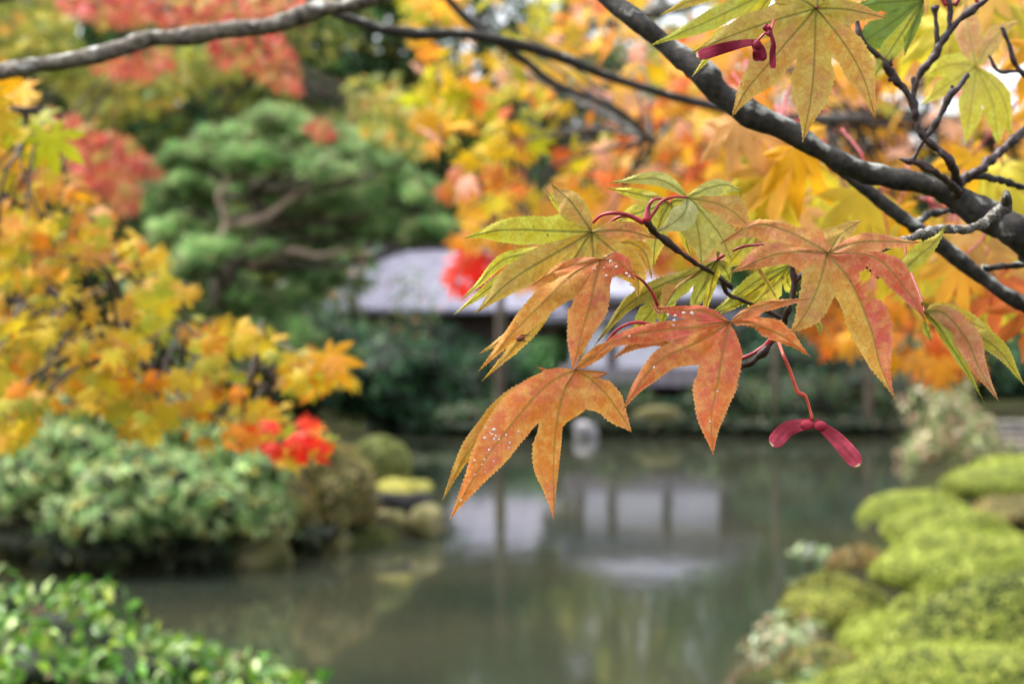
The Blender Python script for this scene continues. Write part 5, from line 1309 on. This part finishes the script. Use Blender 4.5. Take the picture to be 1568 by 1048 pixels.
        pb = n.new("ShaderNodeBsdfPrincipled"); pb.inputs["Roughness"].default_value = .6; pb.inputs["Specular IOR Level"].default_value = .25; l.new(mu.outputs[0], pb.inputs["Base Color"])
        b = n.new("ShaderNodeBump"); b.inputs["Strength"].default_value = .4; b.inputs["Distance"].default_value = .0005; l.new(nz.outputs[0], b.inputs["Height"]); l.new(b.outputs[0], pb.inputs["Normal"])
        out = n.new("ShaderNodeOutputMaterial"); l.new(pb.outputs[0], out.inputs[0]); return m
    MW = wing_mat()
    def samara(name, stalk, wings, nuts, d, c1, c2, label, smat):
        V, Fc = tube_geo([P(a, b, d + z) for a, b, r, z in stalk], [r / F * d for a, b, r, z in stalk], seg=8, step=.001)
        s = mesh_obj(name, V, Fc, smat, t); s["label"] = label
        for pts, w, tipc in wings:
            cen = cr(np.array([(a, b, z) for a, b, z in pts], float), 40); tg = np.gradient(cen[:, :2], axis=0); tg /= np.linalg.norm(tg, axis=1)[:, None]
            N = np.stack([-tg[:, 1], tg[:, 0]], -1); V = []; Cc = []; Fc = []
            for i in range(40):
                u = i / 39; ww = w * (.5 + .5 * math.sin(min(u * 1.35, 1) * math.pi / 2) ** 1.3) * (1 if u < .82 else math.sqrt(max(1 - ((u - .82) / .18) ** 2, 0.0)))
                for j in range(17):
                    a = 2 * math.pi * j / 16
                    o = ww * math.cos(a); zz = .2 * max(ww * .1, .5) * math.sin(a) * (1.6 if o < 0 else .8)
                    V.append(P(cen[i, 0] + N[i, 0] * o, cen[i, 1] + N[i, 1] * o, d + cen[i, 2] + zz / F * d * 2 + .0009 * math.sin(u * 9) * o / max(w, 1)))
                    f = max(0, (u - .93) / .07) * (1 if o * tipc > -2 else .3)
                    Cc.append((np.array(c1) * (1 - u) * .9 + np.array(c2) * u) * (1 + .22 * math.sin(j * 2.7 + u * 5)) * (1 + .25 * max(0, o / max(ww, 1)) * u) if f < .5 else srgb(226, 190, 150))
            for i in range(39):
                for j in range(16):
                    a = i * 17 + j; Fc.append((a, a + 1, a + 18, a + 17))
            mesh_obj("seed_wing", np.array(V), Fc, MW, s, col=np.array(Cc))
        for a, b, rx, ry in nuts:
            V, Fc = ellipsoid(P(a, b, d - .0002), (rx / F * d, .0013, ry / F * d), nu=16, nv=10, lump=.06, seed=int(a))
            mesh_obj("seed", V, Fc, MW, s, col=np.tile(c1, (len(V), 1)))
    samara("winged_seed", [(1188, 514, 3, .03), (1193, 526, 2.6, .01), (1200, 545, 2.7, 0), (1209, 566, 2.8, 0), (1218, 592, 3.0, 0), (1223, 602, 3.4, 0), (1232, 606, 3.4, 0), (1236, 614, 2.4, 0), (1241, 630, 2.3, 0), (1244, 643, 2.8, 0)],
           [([(1246, 648, 0), (1225, 652, 0), (1203, 660, 0), (1182, 684, .001)], 13, 1), ([(1247, 647, 0), (1262, 657, 0), (1285, 677, 0), (1317, 714, -.002)], 12.5, 1)],
           [(1236, 652, 11, 7.5), (1256, 653, 10.5, 7.5)], .75, srgb(158, 44, 62), srgb(178, 68, 86), "pink pair of winged seeds hanging on a red thread stalk", M_stalk2)
    samara("winged_seed", [(1185, 30, 2, .01), (1181, 44, 2.6, .002), (1178, 54, 2.4, 0), (1172, 50, 2.2, 0), (1160, 62, 2, 0)],
           [([(1160, 64, 0), (1138, 66, 0), (1105, 74, 0), (1066, 86, .001)], 9, 1), ([(1180, 48, -.001), (1184, 66, -.001), (1183, 84, 0), (1184, 107, 0)], 5, 1), ([(1154, 62, 0), (1162, 76, 0), (1164, 94, .002)], 11, 1), ([(1182, 50, -.001), (1176, 44, 0), (1170, 38, 0)], 6, 1)],
           [(1160, 68, 7, 8)], .795, srgb(120, 18, 42), srgb(134, 24, 52), "dark crimson winged seeds caught against the ochre top leaf", M_stalk)
    # red petiole stubs where the leaf pairs leave the twigs
    for pts in ([(989, 340, 6, .75), (991, 328, 5, .75), (993, 316, 3.2, .75), (999, 307, 2.6, .75), (1010, 304, 2.4, .755), (1022, 310, 2.2, .765), (1026, 311, 2.6, .772)],
                [(1512, -4, 4, e), (1500, 8, 3, e), (1493, -8, 3, e)], [(1450, 8, 4, e), (1440, -6, 3, e)], [(1462, 8, 4, e), (1472, -8, 3, e)]):
        px_tube("leaf_stalk", pts, M_stalk, t, seg=8, step=.0015)
    # soft-focus leaves hanging just behind, same tree
    MW2 = []
    for k in range(6):
        TV, TF = maple_template(droop=.12 + .12 * k, fold=.15 + .08 * k, rs=40 + k)
        MW2.append((TV, TF))
    rs = np.random.default_rng(91)
    spots = []
    poly = [(1130, 175), (1230, 230), (1300, 280), (1400, 320), (1600, 400), (1600, 480), (1480, 480), (1380, 420), (1320, 360), (1180, 330), (1120, 280)]
    poly3 = [(1380, -20), (1600, -20), (1600, 330), (1500, 300), (1480, 230), (1420, 180), (1400, 60)]
    polyr = [(1420, 400), (1600, 420), (1600, 480), (1520, 490), (1440, 470)]
    while len(spots) < 46:
        x, y = rs.uniform(1120, 1600), rs.uniform(160, 480)
        if in_poly(poly, [x], [y])[0]: spots.append((x, y, rs.uniform(1.25, 2.0)))
    while len(spots) < 62:
        x, y = rs.uniform(1380, 1600), rs.uniform(-20, 330)
        if in_poly(poly3, [x], [y])[0]: spots.append((x, y, rs.uniform(1.2, 1.9)))
    palS = [oY * 1.1, srgb(206, 190, 60), GOLD, srgb(206, 158, 70), srgb(216, 160, 96), oYG, srgb(206, 112, 60)]
    for i, (x, y, dd) in enumerate(spots):
        TV, TF = MW2[i % 6]
        V, Fc, Cc = cloud_geo((TV, TF), np.array([P(x, y, dd)]), np.array([[rs.normal(0, .5), -.8, .6 + rs.normal(0, .3)]]), np.array([[rs.normal(0, .45), -.1, -.9]]), np.array([rs.uniform(.038, .052)]), pick(palS, 1, [.22, .2, .15, .15, .1, .12, .06], rs, .06))
        lf = mesh_obj("leaf", V, Fc, M_leaf, t, col=Cc, smooth=False)
        c = P(x, y, dd)
        V, Fc = tube_geo([c, c + [rs.normal(0, .01), .005, .025], c + [rs.normal(0, .02), .03, .05]], [.0008, .0009, .0012], seg=5)
        mesh_obj("leaf_stalk", V, Fc, M_stalk, lf)
    return t
near_maple()

# little spider on the leaf edge
def spider():
    c = P(795, 519, .728)
    t = empty("spider", c, "tiny brown spider clinging to the lower edge of the drop-covered leaf", "spider")
    mm = noise_mat("spider_brown", [(0.3, tuple(srgb(70, 34, 22))), (0.7, tuple(srgb(150, 92, 66)))], scale=900, bump=.2, bdist=.0003)
    V, Fc = ellipsoid(c, (.0014, .0012, .0013), lump=.1, seed=3); mesh_obj("abdomen", V, Fc, mm, t)
    V, Fc = ellipsoid(c + [.0016, 0, .0006], (.0009, .0008, .0008), lump=.05, seed=4); mesh_obj("head", V, Fc, mm, t)
    for k in range(8):
        s = 1 if k % 2 else -1; q = k // 2
        a = c + [.0014, 0, .0004]; m = a + np.array([.0006 * (q - 1.2), -.0004 * s, .0016 * s * .8]); e_ = a + np.array([.0022 + .001 * (q - 1.5), -.0002 * s, .0012 * s - .0004])
        V, Fc = tube_geo([a, m, e_], [.00018, .00015, .00008], seg=5); mesh_obj("leg", V, Fc, mm, t)
spider()
